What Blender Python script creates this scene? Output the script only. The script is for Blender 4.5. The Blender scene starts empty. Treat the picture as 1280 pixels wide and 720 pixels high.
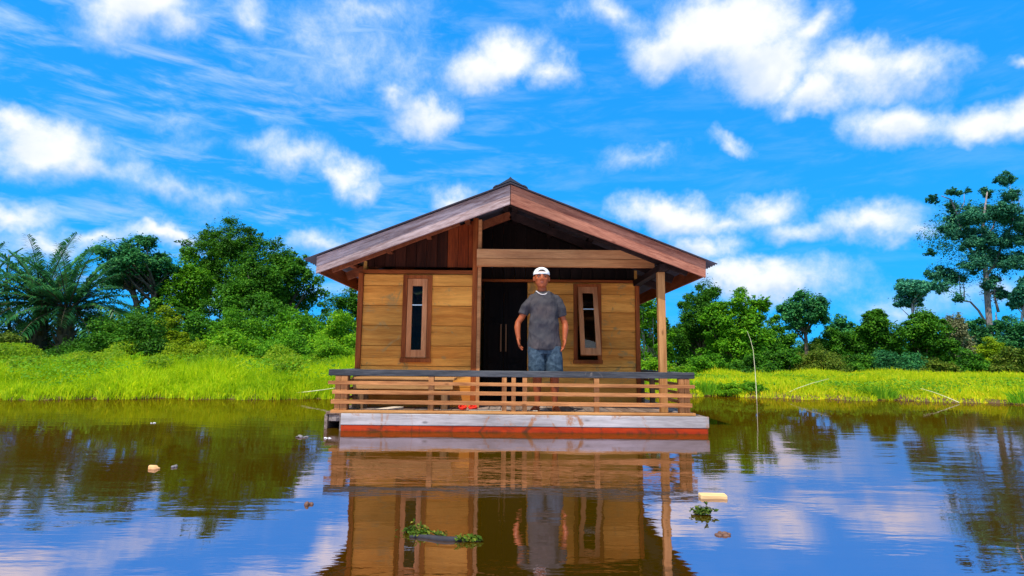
import bpy, bmesh, math, random
import numpy as np
from mathutils import Vector, Matrix, noise as mnoise

S = bpy.context.scene
COL = S.collection
RAD = math.radians
rng = np.random.default_rng(11)
random.seed(5)

# ------------------------------------------------------------------ camera
F_PX, CAM_H, WATER_Z = 700.0, 0.85, 0.078
PITCH, ROLL = math.atan(90 / 700), RAD(0.55)
CAM_R = Matrix.Rotation(math.pi / 2 + PITCH, 3, 'X') @ Matrix.Rotation(ROLL, 3, 'Z')


def ray(px, py):
    return CAM_R @ Vector(((px - 640) / F_PX, (360 - py) / F_PX, -1.0))


def at(px, py, y):
    """World point seen at a photo pixel on the plane at depth y."""
    d = ray(px, py)
    return Vector((0, 0, CAM_H)) + d * (y / d.y)


def on_water(px, py):
    d = ray(px, py)
    return Vector((0, 0, CAM_H)) - d * ((CAM_H - WATER_Z) / d.z)


cam = bpy.data.cameras.new('camera')
cam.sensor_width = 36.0
cam.lens = F_PX / 1280 * 36
cam.clip_start = 0.05
cam.clip_end = 3000
cam_ob = bpy.data.objects.new('camera', cam)
COL.objects.link(cam_ob)
cam_ob.matrix_world = Matrix.Translation((0, 0, CAM_H)) @ CAM_R.to_4x4()
S.camera = cam_ob

S.view_settings.view_transform = 'Standard'
S.view_settings.look = 'None'
S.view_settings.gamma = 1
S.view_settings.use_curve_mapping = False
S.view_settings.exposure = 0.15
S.render.resolution_x, S.render.resolution_y = 1024, 576
S.cycles.max_bounces = 8
S.cycles.transparent_max_bounces = 12
S.cycles.use_denoising = True
S.cycles.sample_clamp_indirect = 6.0


# ------------------------------------------------------------------ tagging
def tag(o, label=None, cat=None, group=None, kind=None):
    if label: o['label'] = label
    if cat: o['category'] = cat
    if group: o['group'] = group
    if kind: o['kind'] = kind
    return o


def empty(name, loc=(0, 0, 0), label=None, cat=None, group=None, rz=0):
    o = bpy.data.objects.new(name, None)
    o.empty_display_size = 0.2
    COL.objects.link(o)
    o.location = loc
    o.rotation_euler = (0, 0, rz)
    return tag(o, label, cat, group)


def link_mesh(name, me, mat, parent=None, loc=(0, 0, 0), smooth=False):
    o = bpy.data.objects.new(name, me)
    COL.objects.link(o)
    if mat is not None:
        me.materials.append(mat)
    if parent is not None:
        o.parent = parent
    o.location = loc
    if smooth:
        me.polygons.foreach_set('use_smooth', [True] * len(me.polygons))
    return o


def np_mesh(name, verts, faces):
    """verts (n,3); faces (m,k) all with the same k."""
    verts = np.asarray(verts, dtype=np.float32)
    faces = np.asarray(faces, dtype=np.int32)
    me = bpy.data.meshes.new(name)
    k = faces.shape[1]
    me.vertices.add(len(verts))
    me.vertices.foreach_set('co', verts.ravel())
    me.loops.add(faces.size)
    me.loops.foreach_set('vertex_index', faces.ravel())
    me.polygons.add(len(faces))
    me.polygons.foreach_set('loop_start', np.arange(0, faces.size, k, dtype=np.int32))
    try:
        me.polygons.foreach_set('loop_total', np.full(len(faces), k, dtype=np.int32))
    except Exception:
        pass
    me.update(calc_edges=True)
    return me


class MB:
    """Collects solids into one mesh."""

    def __init__(self):
        self.v, self.f = [], []

    def add(self, v, f):
        n = len(self.v)
        self.v += [tuple(p) for p in v]
        self.f += [tuple(i + n for i in q) for q in f]
        return self

    def box(self, x0, x1, y0, y1, z0, z1):
        v = [(x, y, z) for x in (x0, x1) for y in (y0, y1) for z in (z0, z1)]
        return self.add(v, [(0, 1, 3, 2), (4, 6, 7, 5), (0, 4, 5, 1), (2, 3, 7, 6), (0, 2, 6, 4), (1, 5, 7, 3)])

    def prism(self, poly, y0, y1):
        """poly of (x, z) extruded along y."""
        n = len(poly)
        v = [(x, y0, z) for x, z in poly] + [(x, y1, z) for x, z in poly]
        f = [tuple(range(n)), tuple(range(2 * n - 1, n - 1, -1))]
        f += [(i, i + n, (i + 1) % n + n, (i + 1) % n) for i in range(n)]
        return self.add(v, f)

    def bar(self, a, b, w, h, up=(0, 0, 1)):
        """rectangular bar from a to b."""
        a, b = Vector(a), Vector(b)
        d = (b - a).normalized()
        s = d.cross(Vector(up)).normalized()
        u = s.cross(d).normalized()
        v = []
        for p in (a, b):
            for i, j in ((-1, -1), (1, -1), (1, 1), (-1, 1)):
                v.append(p + s * (i * w / 2) + u * (j * h / 2))
        return self.add(v, [(0, 3, 2, 1), (4, 5, 6, 7), (0, 1, 5, 4), (1, 2, 6, 5), (2, 3, 7, 6), (3, 0, 4, 7)])

    def tube(self, pts, radii, n=8, flat=1.0):
        pts = [Vector(p) for p in pts]
        if not hasattr(radii, '__len__'):
            radii = [radii] * len(pts)
        base = len(self.v)
        rings = []
        prev = None
        for i, p in enumerate(pts):
            a = pts[max(i - 1, 0)]
            b = pts[min(i + 1, len(pts) - 1)]
            d = (b - a).normalized()
            if prev is None:
                s = d.orthogonal().normalized()
            else:
                s = prev - d * prev.dot(d)
                s = s.normalized() if s.length > 1e-6 else d.orthogonal().normalized()
            prev = s
            t = d.cross(s)
            rings.append([p + s * (math.cos(q) * radii[i]) + t * (math.sin(q) * radii[i] * flat)
                          for q in (2 * math.pi * k / n for k in range(n))])
        v = [q for r in rings for q in r]
        f = []
        for i in range(len(pts) - 1):
            for k in range(n):
                f.append((i * n + k, i * n + (k + 1) % n, (i + 1) * n + (k + 1) % n, (i + 1) * n + k))
        f.append(tuple(range(n - 1, -1, -1)))
        m = (len(pts) - 1) * n
        f.append(tuple(m + k for k in range(n)))
        return self.add(v, f)

    def ellipsoid(self, c, r, nu=14, nv=9, rot=None):
        v, f = [], []
        c = Vector(c)
        for j in range(nv + 1):
            th = math.pi * j / nv
            for i in range(nu):
                ph = 2 * math.pi * i / nu
                p = Vector((r[0] * math.sin(th) * math.cos(ph), r[1] * math.sin(th) * math.sin(ph), r[2] * math.cos(th)))
                if rot is not None:
                    p = rot @ p
                v.append(c + p)
        for j in range(nv):
            for i in range(nu):
                a, b = j * nu + i, j * nu + (i + 1) % nu
                f.append((a, a + nu, b + nu, b))
        return self.add(v, f)

    def rings(self, rs, n=20, power=2.0):
        """closed loft: rs = list of (centre, rx, ry) horizontal rounded rings."""
        v, f = [], []
        for c, rx, ry in rs:
            for k in range(n):
                q = 2 * math.pi * k / n
                cx, sy = math.cos(q), math.sin(q)
                e = 2.0 / power
                v.append((c[0] + rx * math.copysign(abs(cx) ** e, cx), c[1] + ry * math.copysign(abs(sy) ** e, sy), c[2]))
        m = len(rs)
        for i in range(m - 1):
            for k in range(n):
                f.append((i * n + k, i * n + (k + 1) % n, (i + 1) * n + (k + 1) % n, (i + 1) * n + k))
        f.append(tuple(range(n - 1, -1, -1)))
        f.append(tuple((m - 1) * n + k for k in range(n)))
        return self.add(v, f)

    def mesh(self, name):
        me = bpy.data.meshes.new(name)
        me.from_pydata(self.v, [], self.f)
        me.update()
        bm = bmesh.new()
        bm.from_mesh(me)
        bmesh.ops.recalc_face_normals(bm, faces=bm.faces)
        bm.to_mesh(me)
        bm.free()
        return me

    def build(self, name, mat, parent=None, bevel=0.0, smooth=False, loc=(0, 0, 0)):
        o = link_mesh(name, self.mesh(name), mat, parent, loc, smooth)
        if bevel:
            m = o.modifiers.new('bevel', 'BEVEL')
            m.width = bevel
            m.segments = 2
            m.limit_method = 'ANGLE'
        return o


def MB_from_np(v, f):
    m = MB()
    m.add([tuple(p) for p in v], [tuple(q) for q in f])
    return m


# ------------------------------------------------------------------ materials
class NT:
    def __init__(self, tree):
        self.t = tree

    def n(self, typ, props=None, **ins):
        nd = self.t.nodes.new(typ)
        for k, v in (props or {}).items():
            setattr(nd, k, v)
        for k, v in ins.items():
            self.set(nd, k, v)
        return nd

    def set(self, nd, key, v):
        if isinstance(key, str) and key.startswith('i') and key[1:].isdigit():
            sock = nd.inputs[int(key[1:])]
        else:
            sock = nd.inputs[key.replace('_', ' ')] if key.replace('_', ' ') in nd.inputs else nd.inputs[key]
        if isinstance(v, bpy.types.NodeSocket):
            self.t.links.new(v, sock)
        else:
            if hasattr(sock, 'default_value') and hasattr(sock.default_value, '__len__') and hasattr(v, '__len__') \
                    and len(sock.default_value) == 4 and len(v) == 3:
                v = (*v, 1)
            sock.default_value = v

    def math(self, op, a, b=0.0, c=0.0, clamp=False):
        return self.n('ShaderNodeMath', {'operation': op, 'use_clamp': clamp}, i0=a, i1=b, i2=c).outputs[0]

    def vmath(self, op, a, b=(0, 0, 0)):
        nd = self.n('ShaderNodeVectorMath', {'operation': op}, i0=a, i1=b)
        return nd.outputs['Value'] if op in ('LENGTH', 'DOT_PRODUCT', 'DISTANCE') else nd.outputs[0]

    def noise(self, vec, scale, detail=4.0, rough=0.55, dist=0.0, out=0):
        return self.n('ShaderNodeTexNoise', None, Vector=vec, Scale=scale, Detail=detail, Roughness=rough, Distortion=dist).outputs[out]

    def map(self, vec, scale=(1, 1, 1), loc=(0, 0, 0), rot=(0, 0, 0)):
        return self.n('ShaderNodeMapping', None, Vector=vec, Scale=scale, Location=loc, Rotation=rot).outputs[0]

    def mix(self, fac, a, b, mode='MIX'):
        nd = self.t.nodes.new('ShaderNodeMix')
        nd.data_type = 'RGBA'
        nd.blend_type = mode
        self.set(nd, 'i0', fac)
        self.set(nd, 'i6', a)
        self.set(nd, 'i7', b)
        return nd.outputs[2]

    def range(self, v, a, b, c=0.0, d=1.0, smooth=True):
        return self.n('ShaderNodeMapRange', {'interpolation_type': 'SMOOTHSTEP' if smooth else 'LINEAR'},
                      i0=v, i1=a, i2=b, i3=c, i4=d).outputs[0]

    def bump(self, h, strength, dist=0.01):
        return self.n('ShaderNodeBump', None, Height=h, Strength=strength, Distance=dist).outputs[0]


def new_mat(name):
    m = bpy.data.materials.new(name)
    m.use_nodes = True
    t = m.node_tree
    t.nodes.clear()
    k = NT(t)
    out = k.n('ShaderNodeOutputMaterial')
    return m, k, out


def principled(name, base, rough=0.6, spec=0.4, metal=0.0, normal=None, build=None):
    m, k, out = new_mat(name)
    p = k.n('ShaderNodeBsdfPrincipled', None, Roughness=rough, Metallic=metal)
    p.inputs['Specular IOR Level'].default_value = spec
    if build:
        r = build(k, p)
        if r is not None:
            k.set(p, 'Base_Color', r)
    else:
        k.set(p, 'Base_Color', base)
    k.t.links.new(p.outputs[0], out.inputs['Surface'])
    return m


def wood(name, dark, light, axis='X', grain=1.0, rough=0.75, spec=0.10, stain=None, stain_amt=0.0, bump=0.5,
         vary=0.35, weather=None, weather_amt=0.0, wet=False, tilt=0.0):
    """boards: fibres stretched along an axis, tint per board, knots, optional stains."""
    def build(k, p):
        co = k.n('ShaderNodeTexCoord').outputs['Object']
        if tilt:
            co = k.map(co, rot=(0, RAD(tilt), 0))
        isl = k.n('ShaderNodeNewGeometry').outputs['Random Per Island']
        sc = {'X': (1.1, 14, 14), 'Y': (14, 1.1, 14), 'Z': (14, 14, 1.1)}[axis]
        sc = tuple(s * grain for s in sc)
        off = k.vmath('ADD', co, k.vmath('SCALE', (3.1, 1.7, 2.3)) if False else k.n('ShaderNodeCombineXYZ', None, X=k.math('MULTIPLY', isl, 17.0), Y=k.math('MULTIPLY', isl, 7.0), Z=k.math('MULTIPLY', isl, 11.0)).outputs[0])
        v = k.map(off, scale=sc)
        g1 = k.noise(v, 1.0, 6, 0.65, 0.6)
        g2 = k.noise(v, 5.0, 4, 0.7)
        g3 = k.noise(k.map(off, scale=tuple(s ** 0.5 * 0.8 for s in sc)), 1.2, 3, 0.5)
        f = k.math('ADD', k.math('MULTIPLY', g1, 0.6), k.math('MULTIPLY', g2, 0.4))
        f = k.range(f, 0.33, 0.67)
        c = k.mix(f, dark, light)
        tint = k.math('MULTIPLY_ADD', k.math('SUBTRACT', isl, 0.5), vary, 1.0)
        tint = k.math('MULTIPLY', tint, k.range(g3, 0.25, 0.75, 0.78, 1.16))
        hue = k.math('MULTIPLY_ADD', k.math('SUBTRACT', k.math('FRACT', k.math('MULTIPLY', isl, 37.7)), 0.5), vary * 0.35, 1.0)
        c = k.mix(1.0, c, k.n('ShaderNodeCombineXYZ', None, X=tint, Y=k.math('MULTIPLY', tint, hue), Z=k.math('MULTIPLY', tint, k.math('MULTIPLY', hue, hue))).outputs[0], 'MULTIPLY')
        # knots
        kn = k.n('ShaderNodeTexVoronoi', {'feature': 'F1'}, Vector=k.map(off, scale=tuple(s ** 0.35 for s in sc)), Scale=2.2).outputs['Distance']
        kf = k.range(kn, 0.03, 0.11, 0.75, 0.0)
        c = k.mix(kf, c, tuple(x * 0.45 for x in dark))
        if stain:
            sn = k.noise(co, 3.3, 6, 0.7, 1.2)
            sf = k.range(sn, 0.66 - 0.25 * stain_amt, 0.74 - 0.15 * stain_amt)
            c = k.mix(k.math('MULTIPLY', sf, 0.85), c, stain)
        if weather:
            wn = k.noise(k.map(co, scale=(1.5, 4, 4)), 2.2, 5, 0.7)
            wf = k.range(wn, 0.62 - 0.4 * weather_amt, 0.75 - 0.3 * weather_amt)
            c = k.mix(wf, c, weather)
        if wet:       # slime and grime left by the water along the bottom edge
            zz = k.n('ShaderNodeSeparateXYZ', None, Vector=k.n('ShaderNodeNewGeometry').outputs['Position']).outputs['Z']
            gn = k.noise(k.map(co, scale=(3, 3, 1)), 4.0, 4, 0.65)
            wl = k.math('SUBTRACT', zz, k.math('MULTIPLY', k.math('SUBTRACT', gn, 0.35), 0.10))
            c = k.mix(k.range(wl, WATER_Z - 0.03, WATER_Z + 0.015, 0.75, 0.0), c, (0.030, 0.020, 0.010))
        k.set(p, 'Normal', k.bump(k.math('ADD', g2, k.math('MULTIPLY', g1, 0.7)), bump, 0.004))
        k.set(p, 'Roughness', k.range(g2, 0.2, 0.8, rough - 0.12, rough + 0.12))
        return c
    return principled(name, None, rough, spec, build=build)


def foliage(name, dark, light, warm, trans=0.35, patch=0.5, rough=0.55, warm_amt=0.5):
    """leaves: tint per leaf and per patch, light passing through."""
    m, k, out = new_mat(name)
    geo = k.n('ShaderNodeNewGeometry')
    isl = geo.outputs['Random Per Island']
    oi = k.n('ShaderNodeObjectInfo').outputs['Random']
    pn = k.noise(geo.outputs['Position'], patch, 3, 0.6)
    f = k.math('ADD', k.math('MULTIPLY', isl, 0.55), k.math('MULTIPLY', k.range(pn, 0.3, 0.7), 0.45))
    c = k.mix(f, dark, light)
    wf = k.math('MULTIPLY', k.range(k.math('ADD', isl, k.math('MULTIPLY', pn, 0.6)), 0.95, 1.35), warm_amt)
    c = k.mix(wf, c, warm)
    t = k.math('MULTIPLY_ADD', oi, 0.3, 0.85)
    c = k.mix(1.0, c, k.n('ShaderNodeCombineXYZ', None, X=t, Y=t, Z=t).outputs[0], 'MULTIPLY')
    p = k.n('ShaderNodeBsdfPrincipled', None, Roughness=rough, Base_Color=c)
    p.inputs['Specular IOR Level'].default_value = 0.1
    tr = k.n('ShaderNodeBsdfTranslucent', None, Color=k.mix(0.35, c, light))
    mx = k.n('ShaderNodeMixShader', None, i0=trans, i1=p.outputs[0], i2=tr.outputs[0])
    k.t.links.new(mx.outputs[0], out.inputs['Surface'])
    return m
SKY_GAM, SKY_TINT = 0.32, (0.14, 2.20, 5.2)
CLOUD_STR, CLOUD_FILL = 0.97, 0.6  # second value: extra brightness of unseen clouds, added to fill the front faces
WATER_BUMP, WATER_IOR, WATER_TINT = 0.0040, 15.0, (0.84, 0.74, 0.90)
# ------------------------------------------------------------------ light
SUN_DIR = Vector((-0.20, -0.40, 0.90)).normalized()      # towards the sun
elev = math.asin(SUN_DIR.z)
azim = math.atan2(SUN_DIR.x, SUN_DIR.y)                   # from +Y towards +X
sun = bpy.data.lights.new('sun', 'SUN')
sun.energy = 5.0
sun.angle = RAD(0.5)
sun.color = (1.0, 0.95, 0.86)
sun_ob = bpy.data.objects.new('sun', sun)
COL.objects.link(sun_ob)
sun_ob.rotation_euler = SUN_DIR.to_track_quat('Z', 'Y').to_euler()
sun_ob.location = (-10, -20, 40)

world = bpy.data.worlds.new('World')
S.world = world
world.use_nodes = True
wt = world.node_tree
wt.nodes.clear()
k = NT(wt)
wout = k.n('ShaderNodeOutputWorld')
sky = k.n('ShaderNodeTexSky', {'sky_type': 'NISHITA', 'sun_disc': False, 'sun_elevation': elev,
                               'sun_rotation': azim, 'altitude': 0.0, 'air_density': 1.0,
                               'dust_density': 0.3, 'ozone_density': 2.5})
# the phone picture's strong blue: compress the sky's brightness range, then tint it
gam = k.n('ShaderNodeGamma', None, Color=sky.outputs[0], Gamma=SKY_GAM)
tinted = k.mix(1.0, gam.outputs[0], SKY_TINT, 'MULTIPLY')
bg_sky = k.n('ShaderNodeBackground', None, Color=tinted, Strength=0.12)
D = k.n('ShaderNodeTexCoord').outputs['Generated']
warp = k.vmath('SUBTRACT', k.noise(D, 7.0, 5, 0.6, out=1), (0.5, 0.5, 0.5))
Dw = k.vmath('ADD', D, k.vmath('MULTIPLY', warp, (0.13, 0.13, 0.13)))
# clouds: px, py in the photo give a direction, then half width, half height, weight
CLOUDS = [
    (175, 12, 88, 44, 1.0), (230, 40, 40, 28, .8), (55, 190, 78, 44, 1.0), (30, 160, 42, 30, .9), (110, 215, 60, 30, .8),
    (15, 268, 60, 30, .9), (190, 288, 70, 18, .85), (120, 292, 50, 22, .8), (60, 300, 80, 20, .6),
    (640, 70, 58, 38, .95), (600, 88, 58, 34, .95), (690, 90, 36, 34, .85), (530, 135, 58, 28, .85), (490, 112, 30, 20, .6),
    (432, 222, 36, 36, .9), (375, 195, 62, 30, .75), (330, 175, 60, 25, .55), (450, 248, 30, 26, .7),
    (905, 28, 105, 58, 1.1), (835, 60, 66, 36, .85), (960, 75, 90, 50, 1.0), (1010, 40, 50, 40, .9), (1085, 95, 88, 42, 1.0),
    (1020, 120, 62, 30, .9), (1140, 85, 42, 34, .9), (1125, 160, 68, 36, 1.0), (1215, 152, 72, 34, 1.0), (1280, 150, 40, 34, .9),
    (840, 270, 76, 28, 1.0), (958, 262, 50, 32, .95), (905, 280, 70, 22, .7), (1000, 288, 74, 22, .75), (1090, 278, 66, 28, .85),
    (1150, 290, 50, 14, .6), (885, 308, 62, 20, .75), (955, 346, 112, 32, 1.0), (905, 342, 40, 24, .8), (1020, 350, 60, 16, .6),
    (908, 182, 34, 14, .65), (565, 246, 46, 24, .75), (395, 304, 60, 18, .6), (315, 20, 34, 34, .6), (760, 22, 60, 30, .6),
    (1260, 82, 22, 14, .55), (450, 75, 130, 60, .5), (250, 240, 120, 22, .5), (210, 135, 60, 26, .5), (800, 195, 70, 24, .45),
    (450, 20, 120, 40, .55), (1250, 370, 80, 20, .45), (700, 30, 60, 30, .45), (250, 165, 60, 40, .45),
    (320, 355, 160, 30, .35), (1130, 380, 120, 30, .35),
]
field = wsum = ysum = None
for (px, py, rx, ry, wgt) in CLOUDS:
    c = ray(px, py).normalized()
    right = (CAM_R @ Vector((1, 0, 0)))
    right = (right - c * right.dot(c)).normalized()
    up = right.cross(-c) if right.cross(-c).z > 0 else -right.cross(-c)
    M = Matrix((right, up, right.cross(up))).transposed()
    den = math.sqrt(F_PX ** 2 + (px - 640) ** 2 + (py - 360) ** 2)
    nd = k.n('ShaderNodeMapping', {'vector_type': 'TEXTURE'}, Vector=Dw, Location=tuple(c),
             Rotation=tuple(M.to_euler('XYZ')), Scale=(1.30 * rx / den, 1.32 * ry / den, 0.7))
    q = k.vmath('LENGTH', nd.outputs[0])
    val = k.math('MULTIPLY_ADD', q, -wgt, wgt)
    field = val if field is None else k.math('SMOOTH_MAX', field, val, 0.18)
    # height inside the cloud, so that its underside can turn grey
    wv_ = k.math('MAXIMUM', val, 0.0)
    yy_ = k.math('MULTIPLY', wv_, k.n('ShaderNodeSeparateXYZ', None, Vector=nd.outputs[0]).outputs['Y'])
    wsum = wv_ if wsum is None else k.math('ADD', wsum, wv_)
    ysum = yy_ if ysum is None else k.math('ADD', ysum, yy_)
# loose random clouds outside the view, added and brightened behind as white fill
dz = k.n('ShaderNodeSeparateXYZ', None, Vector=D)
behind = k.range(dz.outputs['Y'], 0.25, -0.15)
rand_c = k.range(k.noise(D, 3.0, 5, 0.6), 0.40, 0.62, 0.0, 1.0)
field = k.math('MAXIMUM', field, k.math('MULTIPLY', rand_c, k.math('MULTIPLY', k.math('MAXIMUM', behind, k.range(dz.outputs['Z'], 0.62, 0.80)), k.range(dz.outputs['Z'], 0.18, 0.36))))
puff = k.noise(D, 9.0, 10, 0.67, 0.15)
wisp = k.noise(k.map(D, scale=(3.2, 3.2, 15.0), rot=(0.0, RAD(14), 0.0)), 2.2, 7, 0.62, 0.35)
field = k.math('MAXIMUM', field, 0.0)
dens_in = k.math('ADD', field, k.math('MULTIPLY', k.math('SUBTRACT', puff, 0.5), 1.1))
dens = k.range(dens_in, 0.10, 0.80)
# thin streaks of high cloud, thicker towards the left
left_m = k.range(dz.outputs['X'], 0.25, -0.45, 0.12, 0.62)
streak = k.math('MULTIPLY', k.range(wisp, 0.42, 0.75), left_m)
dens = k.math('MAXIMUM', dens, streak)
dens = k.math('MULTIPLY', dens, k.range(dz.outputs['Z'], -0.02, 0.03))
body = k.range(dens_in, 0.22, 0.85)
grey = k.noise(D, 7.5, 4, 0.6)
ccol = k.mix(body, (0.62, 0.80, 1.0), (0.99, 1.0, 0.99))
low_ = k.math('DIVIDE', ysum, k.math('ADD', wsum, 0.02))
low_ = k.math('ADD', low_, k.math('MULTIPLY', k.math('SUBTRACT', grey, 0.5), 1.3))
ccol = k.mix(k.range(low_, 0.05, -0.45, 0.0, 0.75), ccol, (0.56, 0.70, 0.95))
bg_cl = k.n('ShaderNodeBackground', None, Color=ccol, Strength=k.math('MULTIPLY_ADD', behind, CLOUD_FILL, CLOUD_STR))
wmix = k.n('ShaderNodeMixShader', None, i0=k.math('MULTIPLY', dens, 0.95), i1=bg_sky.outputs[0], i2=bg_cl.outputs[0])
wt.links.new(wmix.outputs[0], wout.inputs['Surface'])


# ------------------------------------------------------------------ land and water
SHORE = [(-60, 6.0), (-30, 8.6), (-14, 9.8), (-8.0, 10.2), (-4, 10.8), (0, 11.7), (3, 12.5), (4.8, 12.7), (6.4, 12.25),
         (10, 11.35), (15, 10.6), (30, 9.4), (60, 7.0)]
_sx = np.array([p[0] for p in SHORE], float)
_sy = np.array([p[1] for p in SHORE], float)


def shore_y(x):
    x = np.asarray(x, float)
    w = 0.16 * np.sin(x * 1.7) + 0.13 * np.sin(x * 4.7 + .6 + np.sin(x)) + 0.08 * np.sin(x * 13.1) + 0.07 * np.sin(x * 3.9 + 1.0) + 0.05 * np.sin(x * 8.3 + 2.0)
    return np.interp(x, _sx, _sy) + w


def ground_z(x, y):
    x = np.asarray(x, float)
    y = np.asarray(y, float)
    d = y - shore_y(x)                       # far bank
    near = -(y + 4.0) + 0.6 * np.sin(x * 0.3)  # bank behind the camera
    side = np.abs(x) - 44.0
    d = np.maximum(d, np.maximum(near, side))
    rise_far = np.where(x < 1.0, 0.030, 0.014)
    z = np.where(d < 0, np.maximum(d * 0.5, -0.7), np.minimum(d / 0.16, 1) * 0.07 + np.clip(d, 0, 14) * rise_far)
    z = z + np.where(d > 0.4, 0.03 * np.sin(x * 0.9 + y * 0.6) + 0.02 * np.sin(x * 2.1 - y * 1.3), 0)
    return z + WATER_Z


def grid_axis(core0, core1, step, far):
    core = np.arange(core0, core1 + 1e-6, step)
    out = []
    s, p = step, core1
    while p < far:
        s *= 1.35
        p += s
        out.append(p)
    neg = []
    s, p = step, core0
    while p > -far:
        s *= 1.35
        p -= s
        neg.append(p)
    return np.concatenate([neg[::-1], core, out])


gx = grid_axis(-26, 26, 0.22, 900)
gy = grid_axis(8.0, 26, 0.10, 1500)
GX, GY = np.meshgrid(gx, gy)
GZ = ground_z(GX, GY)
idx = np.arange(GX.size).reshape(GX.shape)
gf = np.stack([idx[:-1, :-1], idx[:-1, 1:], idx[1:, 1:], idx[1:, :-1]], -1).reshape(-1, 4)


def ground_build(k, p):
    pos = k.n('ShaderNodeNewGeometry').outputs['Position']
    z = k.n('ShaderNodeSeparateXYZ', None, Vector=pos).outputs['Z']
    n1 = k.noise(pos, 0.9, 5, 0.6)
    n2 = k.noise(pos, 9.0, 5, 0.65)
    g = k.mix(n1, (0.05, 0.085, 0.012), (0.12, 0.17, 0.02))
    mud = k.mix(n2, (0.05, 0.028, 0.012), (0.16, 0.10, 0.04))
    f = k.range(k.math('ADD', z, k.math('MULTIPLY', n2, 0.05)), 0.09 + WATER_Z, 0.16 + WATER_Z)
    k.set(p, 'Normal', k.bump(n2, 0.6, 0.03))
    return k.mix(f, mud, g)


ground = link_mesh('ground', np_mesh('ground', np.stack([GX, GY, GZ], -1).reshape(-1, 3), gf),
                   principled('soil', None, 0.9, 0.2, build=ground_build), smooth=True)
tag(ground, kind='structure')


def water_material():
    m, k, out = new_mat('pond water')
    pos = k.n('ShaderNodeNewGeometry').outputs['Position']
    sxyz = k.n('ShaderNodeSeparateXYZ', None, Vector=pos)
    # ripples: fine short waves, stronger in loose patches, nearly glassy by the far bank
    r1 = k.noise(k.map(pos, scale=(0.8, 2.6, 1), rot=(0, 0, RAD(7))), 2.7, 2, 0.5, 0.2)
    r2 = k.noise(k.map(pos, scale=(1.0, 3.0, 1), rot=(0, 0, RAD(-5))), 13.0, 2, 0.5, 0.2)
    r0 = k.noise(k.map(pos, scale=(1.0, 1.6, 1)), 1.1, 2, 0.5)
    patch = k.range(k.noise(k.map(pos, scale=(0.7, 1.6, 1)), 0.55, 3, 0.55), 0.38, 0.66, 0.25, 1.0)
    h = k.math('ADD', k.math('MULTIPLY', r1, 0.75), k.math('MULTIPLY', r2, 0.13))
    h = k.math('MULTIPLY', h, k.math('MULTIPLY', patch, k.range(sxyz.outputs['Y'], 3.5, 9.5, 1.0, 0.30)))
    h = k.math('ADD', h, k.math('MULTIPLY', r0, k.range(sxyz.outputs['Y'], 3.5, 9.5, 0.40, 0.12)))
    nrm = k.bump(h, 1.0, WATER_BUMP)
    murk = k.mix(k.noise(pos, 0.35, 3, 0.6), (0.050, 0.026, 0.0006), (0.078, 0.042, 0.0008))
    dif = k.n('ShaderNodeBsdfDiffuse', None, Color=murk, Normal=nrm)
    glo = k.n('ShaderNodeBsdfGlossy', None, Color=WATER_TINT, Roughness=0.015, Normal=nrm)
    fr = k.n('ShaderNodeFresnel', None, IOR=WATER_IOR, Normal=nrm)
    mx = k.n('ShaderNodeMixShader', None, i0=fr.outputs[0], i1=dif.outputs[0], i2=glo.outputs[0])
    k.t.links.new(mx.outputs[0], out.inputs['Surface'])
    return m


wv = [(-46, -5.5, WATER_Z), (46, -5.5, WATER_Z), (46, 18, WATER_Z), (-46, 18, WATER_Z)]
water = link_mesh('pond_water', np_mesh('pond_water', wv, [(0, 1, 2, 3)]), water_material())
tag(water, kind='structure')
# ------------------------------------------------------------------ house materials
M_PLANK = wood('honey plank', (0.54, 0.172, 0.024), (0.84, 0.335, 0.056), 'X', 1.0, 0.7, vary=0.50, stain=(0.40, 0.23, 0.075), stain_amt=0.45, bump=0.8)
M_TRIM = wood('red brown trim', (0.20, 0.040, 0.008), (0.42, 0.105, 0.022), 'Z', 1.0, 0.6)
M_TRIMX = wood('red brown rail trim', (0.20, 0.040, 0.008), (0.42, 0.105, 0.022), 'X', 1.0, 0.6)
M_SASH = wood('sash timber', (0.46, 0.15, 0.05), (0.68, 0.27, 0.10), 'Z', 1.2, 0.6)
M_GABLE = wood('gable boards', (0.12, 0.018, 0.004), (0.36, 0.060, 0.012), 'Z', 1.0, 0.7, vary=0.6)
M_ATTIC_SHADE = wood('shade darkened attic boards', (0.008, 0.005, 0.004), (0.022, 0.012, 0.008), 'Z', 1.0, 0.8)  # deep shade above the porch painted into the board colour
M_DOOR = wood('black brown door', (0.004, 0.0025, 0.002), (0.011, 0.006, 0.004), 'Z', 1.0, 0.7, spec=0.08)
M_HANDLE = wood('handle timber', (0.13, 0.055, 0.022), (0.24, 0.11, 0.05), 'Z', 1.0, 0.5)
M_FASCIA_P = wood('bleached fascia', (0.19, 0.105, 0.088), (0.58, 0.45, 0.43), 'X', 1.5, 0.8, bump=1.0, tilt=20.9)
M_FASCIA_B = wood('brown fascia', (0.21, 0.065, 0.042), (0.50, 0.215, 0.135), 'X', 1.5, 0.8, bump=1.0, tilt=-20.9)
M_BEAM = wood('beam timber', (0.44, 0.165, 0.06), (0.72, 0.335, 0.125), 'X', 1.0, 0.7)
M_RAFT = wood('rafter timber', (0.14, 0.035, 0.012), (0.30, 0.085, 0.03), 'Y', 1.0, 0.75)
M_RAFT_SHADE = wood('shade darkened timber', (0.012, 0.007, 0.006), (0.04, 0.02, 0.015), 'Y', 1.0, 0.8)  # rafter timber with the porch roof's shade put into its colour
M_POST = wood('post timber', (0.40, 0.165, 0.05), (0.66, 0.33, 0.12), 'Z', 1.0, 0.7)
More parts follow.
